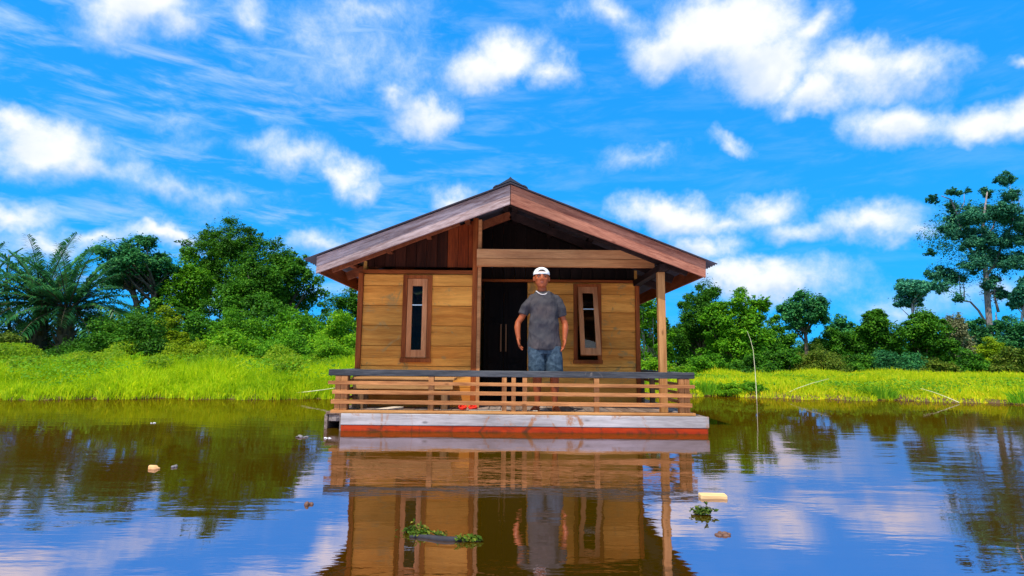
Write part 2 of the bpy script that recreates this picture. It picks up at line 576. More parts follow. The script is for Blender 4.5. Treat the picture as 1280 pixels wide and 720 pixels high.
M_SLAT = wood('slat timber', (0.22, 0.080, 0.026), (0.55, 0.245, 0.090), 'X', 1.0, 0.7)
M_SLATY = wood('side slat timber', (0.34, 0.15, 0.055), (0.58, 0.32, 0.14), 'Y', 1.0, 0.7)
M_RPOST = wood('rail post timber', (0.30, 0.12, 0.040), (0.54, 0.25, 0.090), 'Z', 1.0, 0.7)
M_CAP = wood('weathered rail cap', (0.020, 0.024, 0.029), (0.105, 0.108, 0.115), 'X', 1.0, 0.75, bump=0.8, stain=(0.20, 0.16, 0.13), stain_amt=0.15)
M_CAPY = wood('weathered side cap', (0.050, 0.056, 0.064), (0.17, 0.18, 0.19), 'Y', 1.0, 0.75, bump=0.8)
M_DECK = wood('deck boards', (0.11, 0.075, 0.055), (0.28, 0.195, 0.145), 'Y', 1.0, 0.75, vary=0.55)
M_PLATE = wood('sole plate', (0.42, 0.17, 0.05), (0.72, 0.37, 0.14), 'X', 1.0, 0.7)
M_WHITE = wood('white painted board', (0.27, 0.24, 0.225), (0.50, 0.46, 0.44), 'X', 1.0, 0.7, stain=(0.32, 0.12, 0.03), stain_amt=0.45, vary=0.12, bump=0.4)
M_RED = wood('red stained board', (0.30, 0.022, 0.004), (0.50, 0.050, 0.008), 'X', 1.0, 0.6, stain=(0.10, 0.025, 0.010), stain_amt=0.6, wet=True)
M_HULL = wood('hull board', (0.10, 0.07, 0.05), (0.30, 0.24, 0.20), 'Y', 1.0, 0.8)
M_BENCH = wood('bench timber', (0.34, 0.15, 0.05), (0.62, 0.34, 0.13), 'X', 1.0, 0.65)
M_BENCHLEG = wood('bench leg timber', (0.12, 0.06, 0.03), (0.30, 0.17, 0.08), 'Z', 1.0, 0.7)


def roof_build(k, p):
    co = k.n('ShaderNodeTexCoord').outputs['Object']
    n1 = k.noise(co, 1.4, 5, 0.6)
    return k.mix(n1, (0.035, 0.034, 0.042), (0.09, 0.085, 0.10))


M_SHEET = principled('roof sheet', None, 0.55, 0.4, build=roof_build)
M_RIDGE = principled('ridge cap metal', (0.020, 0.022, 0.035), 0.5, 0.4)
M_ALU = principled('stay bar metal', (0.62, 0.70, 0.66), 0.35, 0.5)


def glass_material(ior):
    m, k, out = new_mat('window glass')
    tr = k.n('ShaderNodeBsdfTransparent', None, Color=(0.75, 0.78, 0.80))
    gl = k.n('ShaderNodeBsdfGlossy', None, Color=(0.9, 0.95, 1.0), Roughness=0.02)
    fr = k.n('ShaderNodeFresnel', None, IOR=ior)
    mx = k.n('ShaderNodeMixShader', None, i0=fr.outputs[0], i1=tr.outputs[0], i2=gl.outputs[0])
    k.t.links.new(mx.outputs[0], out.inputs['Surface'])
    return m


M_GLASS = glass_material(1.18)
M_GLASS2 = glass_material(1.5)

# ------------------------------------------------------------------ the floating house
DZ = 0.26                      # deck level
Y1, Y2, YB = 7.10, 7.85, 11.0  # front wall, recessed wall, back wall
XL, XR, XC = -1.92, 1.78, -0.445
house = empty('floating_house', (0, 0, 0),
              'wooden cabin with gable roof and railed porch floating on its raft in the pond', 'floating house')
BV = 0.004

# --- deck and raft
deck = MB()
x = -1.86
while x < 2.12:
    w = min(0.145, 2.125 - x)
    if w > 0.03:
        deck.box(x, x + w - 0.007, 6.19 + random.uniform(0, .012), 11.2, DZ - 0.028, DZ + random.uniform(-.002, .002))
    x += 0.145
deck_o = deck.build('deck', M_DECK, house, BV)
MB().box(-2.05, -1.868, 6.33, 11.2, DZ - 0.026, DZ + 0.001).build('side_board', M_DECK, deck_o, BV)
MB().box(-1.83, 2.135, 6.155, 6.187, 0.142, DZ + 0.002).build('white_board', M_WHITE, deck_o, 0.006)
MB().box(-1.826, 2.125, 6.160, 6.190, -0.16, 0.138).build('red_board', M_RED, deck_o, 0.006)
hb = MB()
hb.box(-2.065, -2.03, 6.34, 11.2, -0.16, DZ - 0.03)                    # left skirt
hb.box(-2.02, -1.84, 6.345, 6.375, DZ - 0.10, DZ - 0.03)               # grey end board over the dark opening
hb.box(2.095, 2.127, 6.192, 11.2, -0.16, DZ - 0.03)                    # right skirt
hb.box(-1.855, -1.833, 6.20, 11.2, -0.16, DZ - 0.03)
hb.box(-2.03, 2.09, 11.15, 11.19, -0.16, DZ - 0.03)
hb.build('hull_board', M_HULL, deck_o, BV)
MB().box(-1.96, 2.01, 6.20, 6.305, DZ + 0.003, DZ + 0.033).build('sole_plate', M_PLATE, deck_o, BV)


# --- walls
def roof_under(xx):
    return 2.86 - 0.395 * abs(xx + 0.03)


def plank_rows(mb, x0, x1, z0, z1, y, hole=None, h=0.247, rise=None):
    """wide boards on a wall facing the camera; a window hole splits them."""
    z = z0
    while z < z1 - 0.02:
        zt = min(z + h, z1)
        spans = [(x0, x1)]
        if hole and zt > hole[2] and z < hole[3]:
            cuts = []
            if z < hole[2] - 0.01:
                cuts.append((z, hole[2], [(x0, x1)]))
                z_mid = hole[2]
            else:
                z_mid = z
            z_hi = min(zt, hole[3])
            cuts.append((z_mid, z_hi, [(x0, hole[0]), (hole[1], x1)]))
            if zt > hole[3] + 0.01:
                cuts.append((hole[3], zt, [(x0, x1)]))
        else:
            cuts = [(z, zt, spans)]
        for j, (a, b, ss) in enumerate(cuts):
            bb = b - 0.008 if j == len(cuts) - 1 else b
            for s in ss:
                d = random.uniform(-.0025, .0025)
                mb.box(s[0], s[1], y - 0.022 + d, y, a, bb)
        z += h


def backing(mb, x0, x1, z0, z1, y0, y1, hole=None):
    if not hole:
        mb.box(x0, x1, y0, y1, z0, z1)
        return
    a, b, c, d = hole
    mb.box(x0, a, y0, y1, z0, z1)
    mb.box(b, x1, y0, y1, z0, z1)
    mb.box(a, b, y0, y1, z0, c)
    mb.box(a, b, y0, y1, d, z1)


WL = (-1.375, -1.025, 0.86, 1.915)      # left window: x0 x1 z0 z1
WR = (0.875, 1.245, 0.86, 1.925)        # right window
w1 = MB()
plank_rows(w1, XL + 0.03, XC - 0.03, DZ, 1.93, Y1, WL, 0.253)
backing(w1, XL, XC, DZ, 1.93, Y1 + 0.002, Y1 + 0.04, WL)
w1.build('wall', M_PLANK, house, 0.002)
w2 = MB()
plank_rows(w2, 0.22, XR - 0.05, DZ, 1.945, Y2, WR, 0.253)
backing(w2, 0.22, XR, DZ, 1.945, Y2 + 0.002, Y2 + 0.04, WR)
w2.build('wall', M_PLANK, house, 0.002)
M_PLANKY = wood('honey side plank', (0.5, 0.2, 0.035), (0.72, 0.36, 0.08), 'Y', 1.0, 0.7)
for xs, y0 in ((XL, Y1 + 0.045), (XR - 0.04, Y2 + 0.045)):
    w3 = MB()
    z = DZ
    while z < roof_under(XR) - .05:
        w3.box(xs, xs + 0.04, y0, YB, z, min(z + 0.247, roof_under(XL if xs < 0 else XR) - 0.012))
        z += 0.25
    w3.build('wall', M_PLANKY, house, 0.002)
MB().box(XC - 0.03, XC, Y1 + 0.045, Y2 + 0.04, DZ, 1.93).build('wall', M_PLANKY, house)
MB().box(XL, XR, YB, YB + 0.04, DZ, 1.99).prism([(XL, 1.992), (XR, 1.992), (XR, roof_under(XR) - .02), (-0.03, 2.82), (XL, roof_under(XL) - .02)], YB, YB + 0.04).build('wall', M_PLANK, house)

# --- gables above the walls
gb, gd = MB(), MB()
M_GABLE_SHADE = wood('shade darkened gable boards', (0.02, 0.006, 0.003), (0.07, 0.018, 0.008), 'Z', 1.0, 0.8, vary=0.6)  # eave shade over the left boards painted into their colour
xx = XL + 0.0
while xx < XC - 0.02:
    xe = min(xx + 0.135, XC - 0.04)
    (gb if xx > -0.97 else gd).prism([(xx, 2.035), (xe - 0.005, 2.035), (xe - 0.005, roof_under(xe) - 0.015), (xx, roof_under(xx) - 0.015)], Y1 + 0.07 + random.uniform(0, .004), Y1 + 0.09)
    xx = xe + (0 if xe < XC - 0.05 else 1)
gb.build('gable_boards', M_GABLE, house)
gd.build('gable_boards', M_GABLE_SHADE, house)
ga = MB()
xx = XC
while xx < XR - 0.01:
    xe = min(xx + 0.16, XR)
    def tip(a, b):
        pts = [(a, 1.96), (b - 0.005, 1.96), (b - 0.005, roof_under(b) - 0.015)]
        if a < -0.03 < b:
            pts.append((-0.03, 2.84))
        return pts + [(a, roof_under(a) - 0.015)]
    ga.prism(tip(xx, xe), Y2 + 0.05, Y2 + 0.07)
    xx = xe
ga.build('attic_boards', M_ATTIC_SHADE, house)
MB().box(XL, XC - 0.04, Y1 - 0.01, Y1 + 0.10, 1.934, 1.985).build('top_plate', M_TRIMX, house, BV)
MB().box(XC, XR, Y2 - 0.01, Y2 + 0.045, 1.948, 1.985).build('top_plate', M_TRIMX, house, BV)

# --- corner trims, posts, beam
MB().box(XL - 0.035, XL + 0.028, Y1 - 0.045, Y1 + 0.03, DZ, 1.932).build('corner_trim', M_TRIM, house, BV)
MB().box(XC - 0.06, XC + 0.003, Y1 - 0.045, Y1 - 0.001, DZ, roof_under(XC) - 0.03).build('corner_trim', M_TRIM, house, BV)
MB().box(XC + 0.005, XC + 0.05, Y1 - 0.04, Y1 + 0.07, DZ, roof_under(XC) - 0.05).build('door_post', M_BEAM, house, BV)
MB().box(XR - 0.048, XR + 0.01, Y2 - 0.045, Y2 - 0.001, DZ, 1.945).build('corner_trim', M_TRIM, house, BV)
bmx = MB()
bmx.box(XC - 0.005, 1.80, Y1 - 0.115, Y1 - 0.047, 2.026, 2.125)
bmx.box(XC - 0.005, 1.80, Y1 - 0.113, Y1 - 0.047, 2.129, 2.246)
bmx.build('porch_beam', M_BEAM, house, BV)
MB().box(1.71, 1.80, 6.41, YB, 1.90, 1.975).build('side_beam', M_RAFT_SHADE, house, BV)
MB().box(1.717, 1.802, 6.53, 6.61, DZ, 1.898).build('post', M_POST, house, 0.006)

# --- windows
def window(rect, y, swing=0.0):
    x0, x1, z0, z1 = rect
    t = 0.045
    fr = MB()
    fr.box(x0 - 0.01, x0 + t, y - 0.04, y + 0.05, z0, z1)
    fr.box(x1 - t, x1 + 0.01, y - 0.04, y + 0.05, z0, z1)
    fr.box(x0 + t, x1 - t, y - 0.04, y + 0.05, z1 - t, z1)
    fr.box(x0 - 0.02, x1 + 0.02, y - 0.055, y + 0.05, z0 - 0.05, z0)
    win = fr.build('window', M_TRIM, house, 0.003)
    # the sash hangs from its top edge
    w = x1 - x0 - 2 * t - 0.008
    h = z1 - z0 - t - 0.012
    st = 0.062
    s = MB()
    s.box(-w / 2, -w / 2 + st, -0.018, 0.018, -h, 0)
    s.box(w / 2 - st, w / 2, -0.018, 0.018, -h, 0)
    s.box(-w / 2 + st, w / 2 - st, -0.016, 0.018, -st - 0.03, 0)
    s.box(-w / 2 + st, w / 2 - st, -0.016, 0.018, -h, -h + st + 0.035)
    sash = s.build('sash', M_SASH, win, 0.003, loc=((x0 + x1) / 2, y - 0.02, z1 - t - 0.004))
    sash.rotation_euler = (swing, 0, 0)
    # glass and bar move with the sash
    g = MB()
    g.add([(-w / 2 + st, 0, -h + st + .036), (w / 2 - st, 0, -h + st + .036), (w / 2 - st, 0, -st - .031), (-w / 2 + st, 0, -st - .031)], [(0, 1, 2, 3)])
    go = g.build('glass', M_GLASS2 if swing else M_GLASS, win, loc=((x0 + x1) / 2, y - 0.02, z1 - t - 0.004))
    go.rotation_euler = (swing, 0, 0)
    b = MB()
    zb = -h * 0.335
    b.box(-w / 2 + st + .001, w / 2 - st - .001, -0.012, -0.004, zb - 0.008, zb + 0.006)
    bo = b.build('stay_bar', M_ALU, win, loc=((x0 + x1) / 2, y - 0.02, z1 - t - 0.004))
    bo.rotation_euler = (swing, 0, 0)
    return win


window(WL, Y1)
wr = window(WR, Y2, RAD(-19))
wr['label'] = 'window whose sash hangs open, tilted out at the bottom'

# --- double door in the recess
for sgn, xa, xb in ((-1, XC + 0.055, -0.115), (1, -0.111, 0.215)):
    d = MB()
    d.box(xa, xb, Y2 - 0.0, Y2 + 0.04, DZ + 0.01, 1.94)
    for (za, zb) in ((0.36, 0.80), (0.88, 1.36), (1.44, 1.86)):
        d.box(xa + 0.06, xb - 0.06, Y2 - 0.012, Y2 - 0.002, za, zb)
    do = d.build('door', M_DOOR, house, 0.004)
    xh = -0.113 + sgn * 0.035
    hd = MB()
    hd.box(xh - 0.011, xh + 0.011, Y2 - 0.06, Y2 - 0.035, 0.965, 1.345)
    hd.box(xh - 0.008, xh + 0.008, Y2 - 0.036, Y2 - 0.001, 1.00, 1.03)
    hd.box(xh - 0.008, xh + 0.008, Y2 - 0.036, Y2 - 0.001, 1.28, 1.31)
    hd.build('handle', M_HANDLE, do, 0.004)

# --- roof
roof = empty('roof')
roof.parent = house
YF, YE = 6.28, 11.35


def sheet(side):
    """one corrugated slope, ribs running down the slope."""
    ny, nx = 260, 3
    xs = [-0.03, side * 1.2, -2.38 if side < 0 else 2.335]
    v, f = [], []
    for lay in (0, 1):
        for j in range(ny + 1):
            y = YF + (YE - YF) * j / ny
            wv_ = 0.008 * math.sin(2 * math.pi * y / 0.078)
            for xx in xs:
                z = 2.896 - 0.395 * abs(xx + 0.03) + wv_ - 0.004 * lay
                v.append((xx, y, z))
    o = (ny + 1) * nx
    for j in range(ny):
        for i in range(nx - 1):
            a = j * nx + i
            f.append((a, a + 1, a + nx + 1, a + nx))
            f.append((o + a, o + a + nx, o + a + nx + 1, o + a + 1))
        f.append((j * nx + nx - 1, j * nx + 2 * nx - 1, o + j * nx + 2 * nx - 1, o + j * nx + nx - 1))
    for i in range(nx - 1):
        f.append((i, o + i, o + i + 1, i + 1))
    return MB().add(v, f)


for sd in (-1, 1):
    sheet(sd).build('roofing_sheet', M_SHEET, roof)
# ridge cap: bent metal with rolled edges
rc = MB()
prof = []
for t in np.linspace(-1, 1, 21):
    xx = -0.03 + 0.205 * t
    z = 2.960 - 0.62 * abs(0.205 * t) + (0.010 if abs(t) < 0.06 else 0) + 0.016 * math.exp(-((abs(t) - 0.86) / 0.11) ** 2)
    prof.append((xx, z))
low = [(p[0], min(p[1] - 0.006, 2.915 - 0.395 * abs(p[0] + .03) + .002)) for p in prof[::-1]]
rc.prism(prof + low, 6.31, YE - 0.02)
rc.build('ridge_cap', M_RIDGE, roof)
# front fascia boards
MB().prism([(-2.245, 1.812), (-0.032, 2.650), (-0.032, 2.882), (-2.245, 2.008)], 6.335, 6.365).build('fascia_board', M_FASCIA_P, roof, 0.003)
MB().prism([(-0.026, 2.650), (2.215, 1.806), (2.222, 2.000), (-0.026, 2.882)], 6.332, 6.362).build('fascia_board', M_FASCIA_B, roof, 0.003)
for xa in (-2.225, 2.185):
    MB().box(xa, xa + 0.025, 6.37, 11.3, 1.815, 1.985).build('fascia_board', M_RAFT, roof, 0.003)
# purlins under the sheets, running back from the front fascia
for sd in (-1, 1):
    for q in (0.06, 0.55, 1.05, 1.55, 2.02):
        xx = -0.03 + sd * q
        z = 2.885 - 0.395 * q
        MB().bar((xx, 6.37, z - 0.045), (xx, 11.3, z - 0.045), 0.065, 0.055).build('purlin', M_RAFT if sd < 0 and q > .4 else M_RAFT_SHADE, roof)  # right slope and ridge take the copy with shade in its colour
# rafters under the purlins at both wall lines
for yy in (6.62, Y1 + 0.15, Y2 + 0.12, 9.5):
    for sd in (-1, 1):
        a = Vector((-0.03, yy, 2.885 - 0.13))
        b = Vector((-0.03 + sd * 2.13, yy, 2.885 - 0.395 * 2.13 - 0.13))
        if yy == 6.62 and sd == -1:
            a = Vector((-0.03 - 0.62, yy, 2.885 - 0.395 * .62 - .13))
        MB().bar(a, b, 0.045, 0.10).build('rafter', M_RAFT if sd < 0 else M_RAFT_SHADE, roof)

# --- railings
def railing(name_mats, cap, slats, posts, parent=house):
    r = empty('railing')
    r.parent = parent
    return r


front = railing(None, None, None, None)
MB().bar((-2.0, 6.255, 0.697), (2.01, 6.255, 0.697), 0.10, 0.068).build('top_rail', M_CAP, front, 0.006)
for i, z in enumerate((0.585, 0.487, 0.385)):
    MB().bar((-1.975 + random.uniform(-.03, .03), 6.198, z + random.uniform(-.009, .009)), (1.975 + random.uniform(-.03, .03), 6.196, z + random.uniform(-.009, .009)), 0.022, 0.041 + random.uniform(-.004, .003)).build('slat', M_SLAT, front, 0.003)
for xa, xb in ((-1.925, -1.865), (-1.862, -1.79), (-0.905, -0.845), (-0.10, -0.048), (0.005, 0.052), (0.125, 0.175), (0.91, 0.965), (1.835, 1.895), (1.898, 1.955)):
    MB().box(xa, xb, 6.212, 6.275, DZ + 0.034, 0.662).build('post', M_RPOST, front, 0.003)
right_r = railing(None, None, None, None)
MB().bar((1.925, 6.31, 0.697), (1.925, 8.35, 0.697), 0.085, 0.06).build('top_rail', M_CAPY, right_r, 0.005)
for z in (0.585, 0.487, 0.385):
    MB().bar((1.962, 6.29, z), (1.962, 8.33, z), 0.022, 0.036).build('slat', M_SLATY, right_r, 0.003)
for yy in (7.68, 8.28):
    MB().box(1.885, 1.948, yy, yy + 0.065, DZ + 0.003, 0.666).build('post', M_BENCHLEG, right_r, 0.003)
left_r = railing(None, None, None, None)
MB().bar((-1.92, 6.31, 0.697), (-1.92, 7.03, 0.697), 0.085, 0.06).build('top_rail', M_CAPY, left_r, 0.005)
for z in (0.585, 0.487, 0.385):
    MB().bar((-1.957, 6.29, z), (-1.957, 7.04, z), 0.022, 0.036).build('slat', M_SLATY, left_r, 0.003)
for yy in (6.60, 6.97):
    MB().box(-1.945, -1.885, yy, yy + 0.06, DZ + 0.003, 0.666).build('post', M_BENCHLEG, left_r, 0.003)

# ------------------------------------------------------------------ things on the porch
bench = empty('bench', (-1.29, 6.86, DZ), 'low plank bench standing on the porch deck against the wall below the closed window', 'bench')
MB().box(-0.60, 0.62, -0.16, 0.17, 0.345, 0.372).build('seat', M_BENCH, bench, 0.004)
ap = MB()
ap.box(-0.58, 0.60, -0.135, -0.108, 0.235, 0.343)
ap.build('apron', M_BENCH, bench, 0.004)
for xx in (-0.50, 0.50):
    MB().box(xx - 0.04, xx + 0.04, -0.105, -0.05, 0.0, 0.343).build('leg', M_BENCHLEG, bench, 0.004)
    MB().box(xx - 0.04, xx + 0.04, 0.09, 0.145, 0.0, 0.343).build('leg', M_BENCHLEG, bench, 0.004)
M_BOARD = wood('pale loose board', (0.62, 0.50, 0.38), (0.86, 0.74, 0.58), 'X', 1.0, 0.6)
tag(MB().bar((-0.47, 6.42, DZ + 0.020), (0.30, 6.40, DZ + 0.020), 0.10, 0.026).build('loose_board', M_BOARD, None, 0.003),
    'long pale board lying on the deck along the inside of the railing', 'board')
tag(MB().bar((-1.52, 6.40, DZ + 0.014), (-1.34, 6.84, DZ + 0.014), 0.13, 0.022).build('loose_board', M_BOARD, None, 0.003),
    'short whitish board lying crosswise on the deck in front of the bench', 'board')
M_FOAM = principled('red rubber', (0.72, 0.028, 0.012), 0.6, 0.3)


def sandal(x, y, rz, lab):
    root = empty('sandal', (x, y, DZ + 0.003), lab, 'sandal', 'red rubber sandals on the deck', rz)
    m = MB()
    pts = []
    for q in np.linspace(0, 2 * math.pi, 28, endpoint=False):
        a = math.sin(q)
        w = 0.046 * (1 + 0.16 * a) * math.cos(q)
        pts.append((w, 0.125 * a))
    n = len(pts)
    v = [(a, b, 0.0) for a, b in pts] + [(a * 1.02, b * 1.02, 0.024) for a, b in pts]
    f = [tuple(range(n - 1, -1, -1)), tuple(range(n, 2 * n))] + [(i, (i + 1) % n, (i + 1) % n + n, i + n) for i in range(n)]
    m.add(v, f)
    m.build('sole', M_FOAM, root, 0.003)
    s = MB()
    s.tube([(-0.047, -0.02, 0.02), (-0.032, 0.025, 0.05), (0.0, 0.075, 0.03), (0.032, 0.025, 0.05), (0.047, -0.02, 0.02)], [0.009, 0.01, 0.008, 0.01, 0.009], 8)
    s.build('strap', M_FOAM, root, smooth=True)


p = at(578, 505, 6.82)
sandal(p.x, 6.84, RAD(8), 'red rubber sandal lying nearer the bench')
p = at(589, 505, 6.82)
sandal(p.x + 0.02, 6.82, RAD(-6), 'red rubber sandal lying nearer the doorway')
# ------------------------------------------------------------------ the man
M_SKIN = principled('sunburnt skin', None, 0.5, 0.3, build=lambda k, p: k.mix(
    k.noise(k.n('ShaderNodeTexCoord').outputs['Object'], 14.0, 4, 0.6), (0.25, 0.050, 0.013), (0.40, 0.098, 0.028)))


def shirt_build(k, p):
    co = k.n('ShaderNodeTexCoord').outputs['Object']
    n = k.noise(co, 7.0, 4, 0.6)
    w = k.noise(co, 170.0, 2, 0.5)
    x = k.n('ShaderNodeSeparateXYZ', None, Vector=co)
    k.set(p, 'Normal', k.bump(k.math('ADD', k.noise(k.map(co, scale=(1, 1, .5), rot=(0, RAD(28), 0)), 9.0, 2, 0.5), k.math('MULTIPLY', w, 0.03)), 1.0, 0.07))
    c = k.mix(k.range(n, 0.2, 0.8), (0.030, 0.029, 0.033), (0.066, 0.060, 0.062))
    dust = k.range(k.noise(co, 3.0, 2, 0.5), 0.45, 0.75, 0.0, 0.5)
    return k.mix(dust, c, (0.11, 0.078, 0.068))


def denim_build(k, p):
    co = k.n('ShaderNodeTexCoord').outputs['Object']
    n = k.noise(co, 26.0, 5, 0.65)
    k.set(p, 'Normal', k.bump(k.noise(k.map(co, scale=(1, 1, .7)), 20.0, 4, 0.6), 0.6, 0.02))
    return k.mix(k.range(n, 0.30, 0.75), (0.024, 0.042, 0.060), (0.070, 0.105, 0.135))


M_SHIRT = principled('grey cotton', None, 0.9, 0.15, build=shirt_build)
M_DENIM = principled('faded denim', None, 0.9, 0.15, build=denim_build)
M_CAPW = principled('white cap cloth', (0.80, 0.80, 0.76), 0.85, 0.2)
M_HAIR = principled('dark hair', (0.018, 0.016, 0.014), 0.6, 0.3)
M_EYE = principled('dark eyes', (0.02, 0.012, 0.010), 0.25, 0.5)
M_LIP = principled('lips', (0.30, 0.085, 0.055), 0.5, 0.4)
M_TEETH = principled('teeth', (0.62, 0.55, 0.45), 0.4, 0.4)
M_BEAD = principled('pale beads', (0.66, 0.60, 0.55), 0.4, 0.5)


def remeshed(mb, name, mat, parent, voxel, smooth_it, post=None):
    """closed shapes fused to one continuous surface."""
    me = mb.mesh(name + '_tmp')
    o = bpy.data.objects.new(name + '_tmp', me)
    COL.objects.link(o)
    r = o.modifiers.new('r', 'REMESH')
    r.mode = 'VOXEL'
    r.voxel_size = voxel
    s = o.modifiers.new('s', 'SMOOTH')
    s.factor = 0.5
    s.iterations = smooth_it
    dg = bpy.context.evaluated_depsgraph_get()
    out = bpy.data.meshes.new_from_object(o.evaluated_get(dg), preserve_all_data_layers=False, depsgraph=dg)
    bpy.data.objects.remove(o)
    out.name = name
    if post:
        n = len(out.vertices)
        co = np.empty(n * 3, np.float32)
        nm = np.empty(n * 3, np.float32)
        out.vertices.foreach_get('co', co)
        out.vertices.foreach_get('normal', nm)
        co = post(co.reshape(-1, 3), nm.reshape(-1, 3))
        out.vertices.foreach_set('co', co.astype(np.float32).ravel())
        out.update()
    out.materials.clear()
    return link_mesh(name, out, mat, parent, smooth=True)


B = MB()
# legs: hip, knee, calf, ankle
LEGS = [
    [(-.092, .01, .84), (-.088, -.012, .70), (-.082, -.025, .55), (-.076, -.025, .46), (-.074, -.012, .42), (-.076, .018, .32), (-.074, .025, .22), (-.072, .030, .12), (-.072, .034, .06)],
    [(.092, .01, .84), (.102, -.012, .70), (.112, -.025, .55), (.118, -.025, .46), (.120, -.012, .42), (.124, .018, .32), (.127, .025, .22), (.129, .030, .12), (.130, .034, .06)]]
LR = [.085, .082, .066, .054, .052, .053, .043, .032, .034]
for L in LEGS:
    B.tube(L, LR, 14)
# feet: heel to toes, then five toes each
for (hx, hy), (tx, ty) in (((-.070, .055), (-.150, -.125)), ((.130, .055), (.152, -.140))):
    h, t = Vector((hx, hy, 0)), Vector((tx, ty, 0))
    d = (t - h)
    s = Vector((-d.y, d.x, 0)).normalized()
    B.ellipsoid(h + Vector((0, 0, .032)) + d * .06, (.034, .036, .034))
    B.tube([h + d * .05 + Vector((0, 0, .050)), h + d * .35 + Vector((0, 0, .050)), h + d * .62 + Vector((0, 0, .034)), h + d * .86 + Vector((0, 0, .020))], [.033, .036, .040, .036], 12, 0.75)
    B.tube([h + d * .12 + Vector((0, 0, .022)), h + d * .82 + Vector((0, 0, .018))], [.030, .042], 12, 0.5)
    side = -1 if hx < 0 else 1
    for i in range(5):
        off = s * (side * (-.032 + .0165 * i)) if hx < 0 else s * (.032 - .0165 * i)
        ln = (.20, .19, .165, .135, .10)[i] * .16
        st = h + d * (.90 - .035 * i) + off
        B.tube([st + Vector((0, 0, .018)), st + d.normalized() * ln * .6 + Vector((0, 0, .016)), st + d.normalized() * ln + Vector((0, 0, .011))],
               [.0125 if i == 0 else .0095, .012 if i == 0 else .009, .009 if i == 0 else .007], 8)
# trunk
B.rings([((0, .01, .74), .10, .085), ((0, .01, .80), .150, .105), ((0, .01, .88), .152, .105), ((0, .004, .98), .138, .100), ((0, 0, 1.08), .145, .100),
         ((0, 0, 1.18), .150, .102), ((0, .004, 1.26), .148, .094), ((0, .008, 1.305), .120, .074), ((0, .010, 1.33), .080, .058), ((-.005, .010, 1.35), .050, .048)], 22, 2.3)
# neck
B.tube([(-.008, .018, 1.31), (-.018, .010, 1.375), (-.026, .0, 1.45)], [.060, .053, .052], 14)
# arms
ARMS = [
    [(-.132, .010, 1.290), (-.170, .012, 1.250), (-.216, .018, 1.17), (-.260, .022, 1.08), (-.300, .016, 1.02), (-.308, -.002, .96), (-.303, -.022, .90), (-.296, -.038, .845)],
    [(.132, .010, 1.290), (.164, .012, 1.245), (.194, .016, 1.16), (.222, .020, 1.07), (.246, .014, 1.01), (.246, -.004, .95), (.241, -.024, .89), (.235, -.040, .835)]]
AR = [.052, .050, .043, .038, .035, .038, .031, .025]
for A in ARMS:
    B.tube(A, AR, 12)
# hands: relaxed, backs outward, fingers slightly curled
for sd, wr in ((-1, Vector((-.296, -.038, .848))), (1, Vector((.235, -.040, .838)))):
    dn = Vector((-sd * .10, -.10, -1)).normalized()       # along the hand
    fw = Vector((sd * .30, -1, .1)).normalized()           # thumb side faces the viewer
    fw = (fw - dn * fw.dot(dn)).normalized()
    inn = dn.cross(fw) * sd                                # towards the thigh or away
    if inn.x * sd > 0:
        inn = -inn
    rot = Matrix((inn, fw, dn)).transposed()
    B.ellipsoid(wr + dn * .050, (.017, .040, .056), 14, 9, rot)
    B.tube([wr - dn * .02, wr + dn * .03], [.025, .026], 10)
    for i in range(4):
        L_ = (.072, .080, .075, .058)[i]
        base = wr + dn * (.080 - .005 * abs(i - 1.2)) + fw * (.029 - .0195 * i)
        p1 = base + dn * L_ * .42 + inn * .006 + fw * (.002 * (1.5 - i))
        p2 = p1 + dn * L_ * .32 + inn * .014
        p3 = p2 + dn * L_ * .22 + inn * .018
        B.tube([base - dn * .02, base, p1, p2, p3], [.0095, .0098, .0090, .0082, .0066], 8)
    tb = wr + dn * .022 + fw * .026
    t1 = tb + dn * .030 + fw * .020 + inn * .006
    t2 = t1 + dn * .028 + fw * .006 + inn * .008
    t3 = t2 + dn * .022 + inn * .006
    B.tube([wr + dn * .015 + fw * .012, tb, t1, t2, t3], [.013, .014, .012, .0105, .008], 8)
# head: chin 1.425, crown about 1.655
HC = Vector((-.030, -.012, 1.545))
B.ellipsoid(HC + Vector((0, .008, .026)), (.085, .096, .092), 20, 14)          # skull
B.rings([(HC + Vector((0, -.036, -.118)), .026, .022), (HC + Vector((0, -.030, -.108)), .048, .050), (HC + Vector((0, -.020, -.075)), .069, .072),
         (HC + Vector((0, -.010, -.035)), .079, .084), (HC + Vector((0, -.006, .02)), .082, .088)], 20, 2.2)   # jaw and cheeks
for s_ in (-1, 1):
    B.ellipsoid(HC + Vector((s_ * .046, -.068, -.022)), (.024, .018, .020))      # cheekbone
    B.ellipsoid(HC + Vector((s_ * .034, -.080, .022)), (.027, .013, .010))       # brow ridge
    B.ellipsoid(HC + Vector((s_ * .090, .006, -.010)), (.010, .020, .032), 12, 8, Matrix.Rotation(RAD(-18 * s_), 3, 'Z'))   # ear
    B.ellipsoid(HC + Vector((s_ * .013, -.096, -.032)), (.010, .011, .009))       # nostril wing
B.tube([HC + Vector((0, -.082, .012)), HC + Vector((0, -.096, -.010)), HC + Vector((0, -.104, -.028))], [.010, .011, .013], 10)   # nose
B.ellipsoid(HC + Vector((0, -.078, -.062)), (.030, .014, .009))                   # mouth mound
B.ellipsoid(HC + Vector((0, -.072, -.100)), (.022, .016, .016))                   # chin
PX, PY = 0.375, 6.50
person = remeshed(B, 'person', M_SKIN, None, 0.0045, 3)
person.location = (PX, PY, DZ + 0.002)
person.rotation_euler = (0, 0, 0)
tag(person, 'man in a white backward cap, grey t-shirt and denim shorts standing barefoot at the railing', 'person')

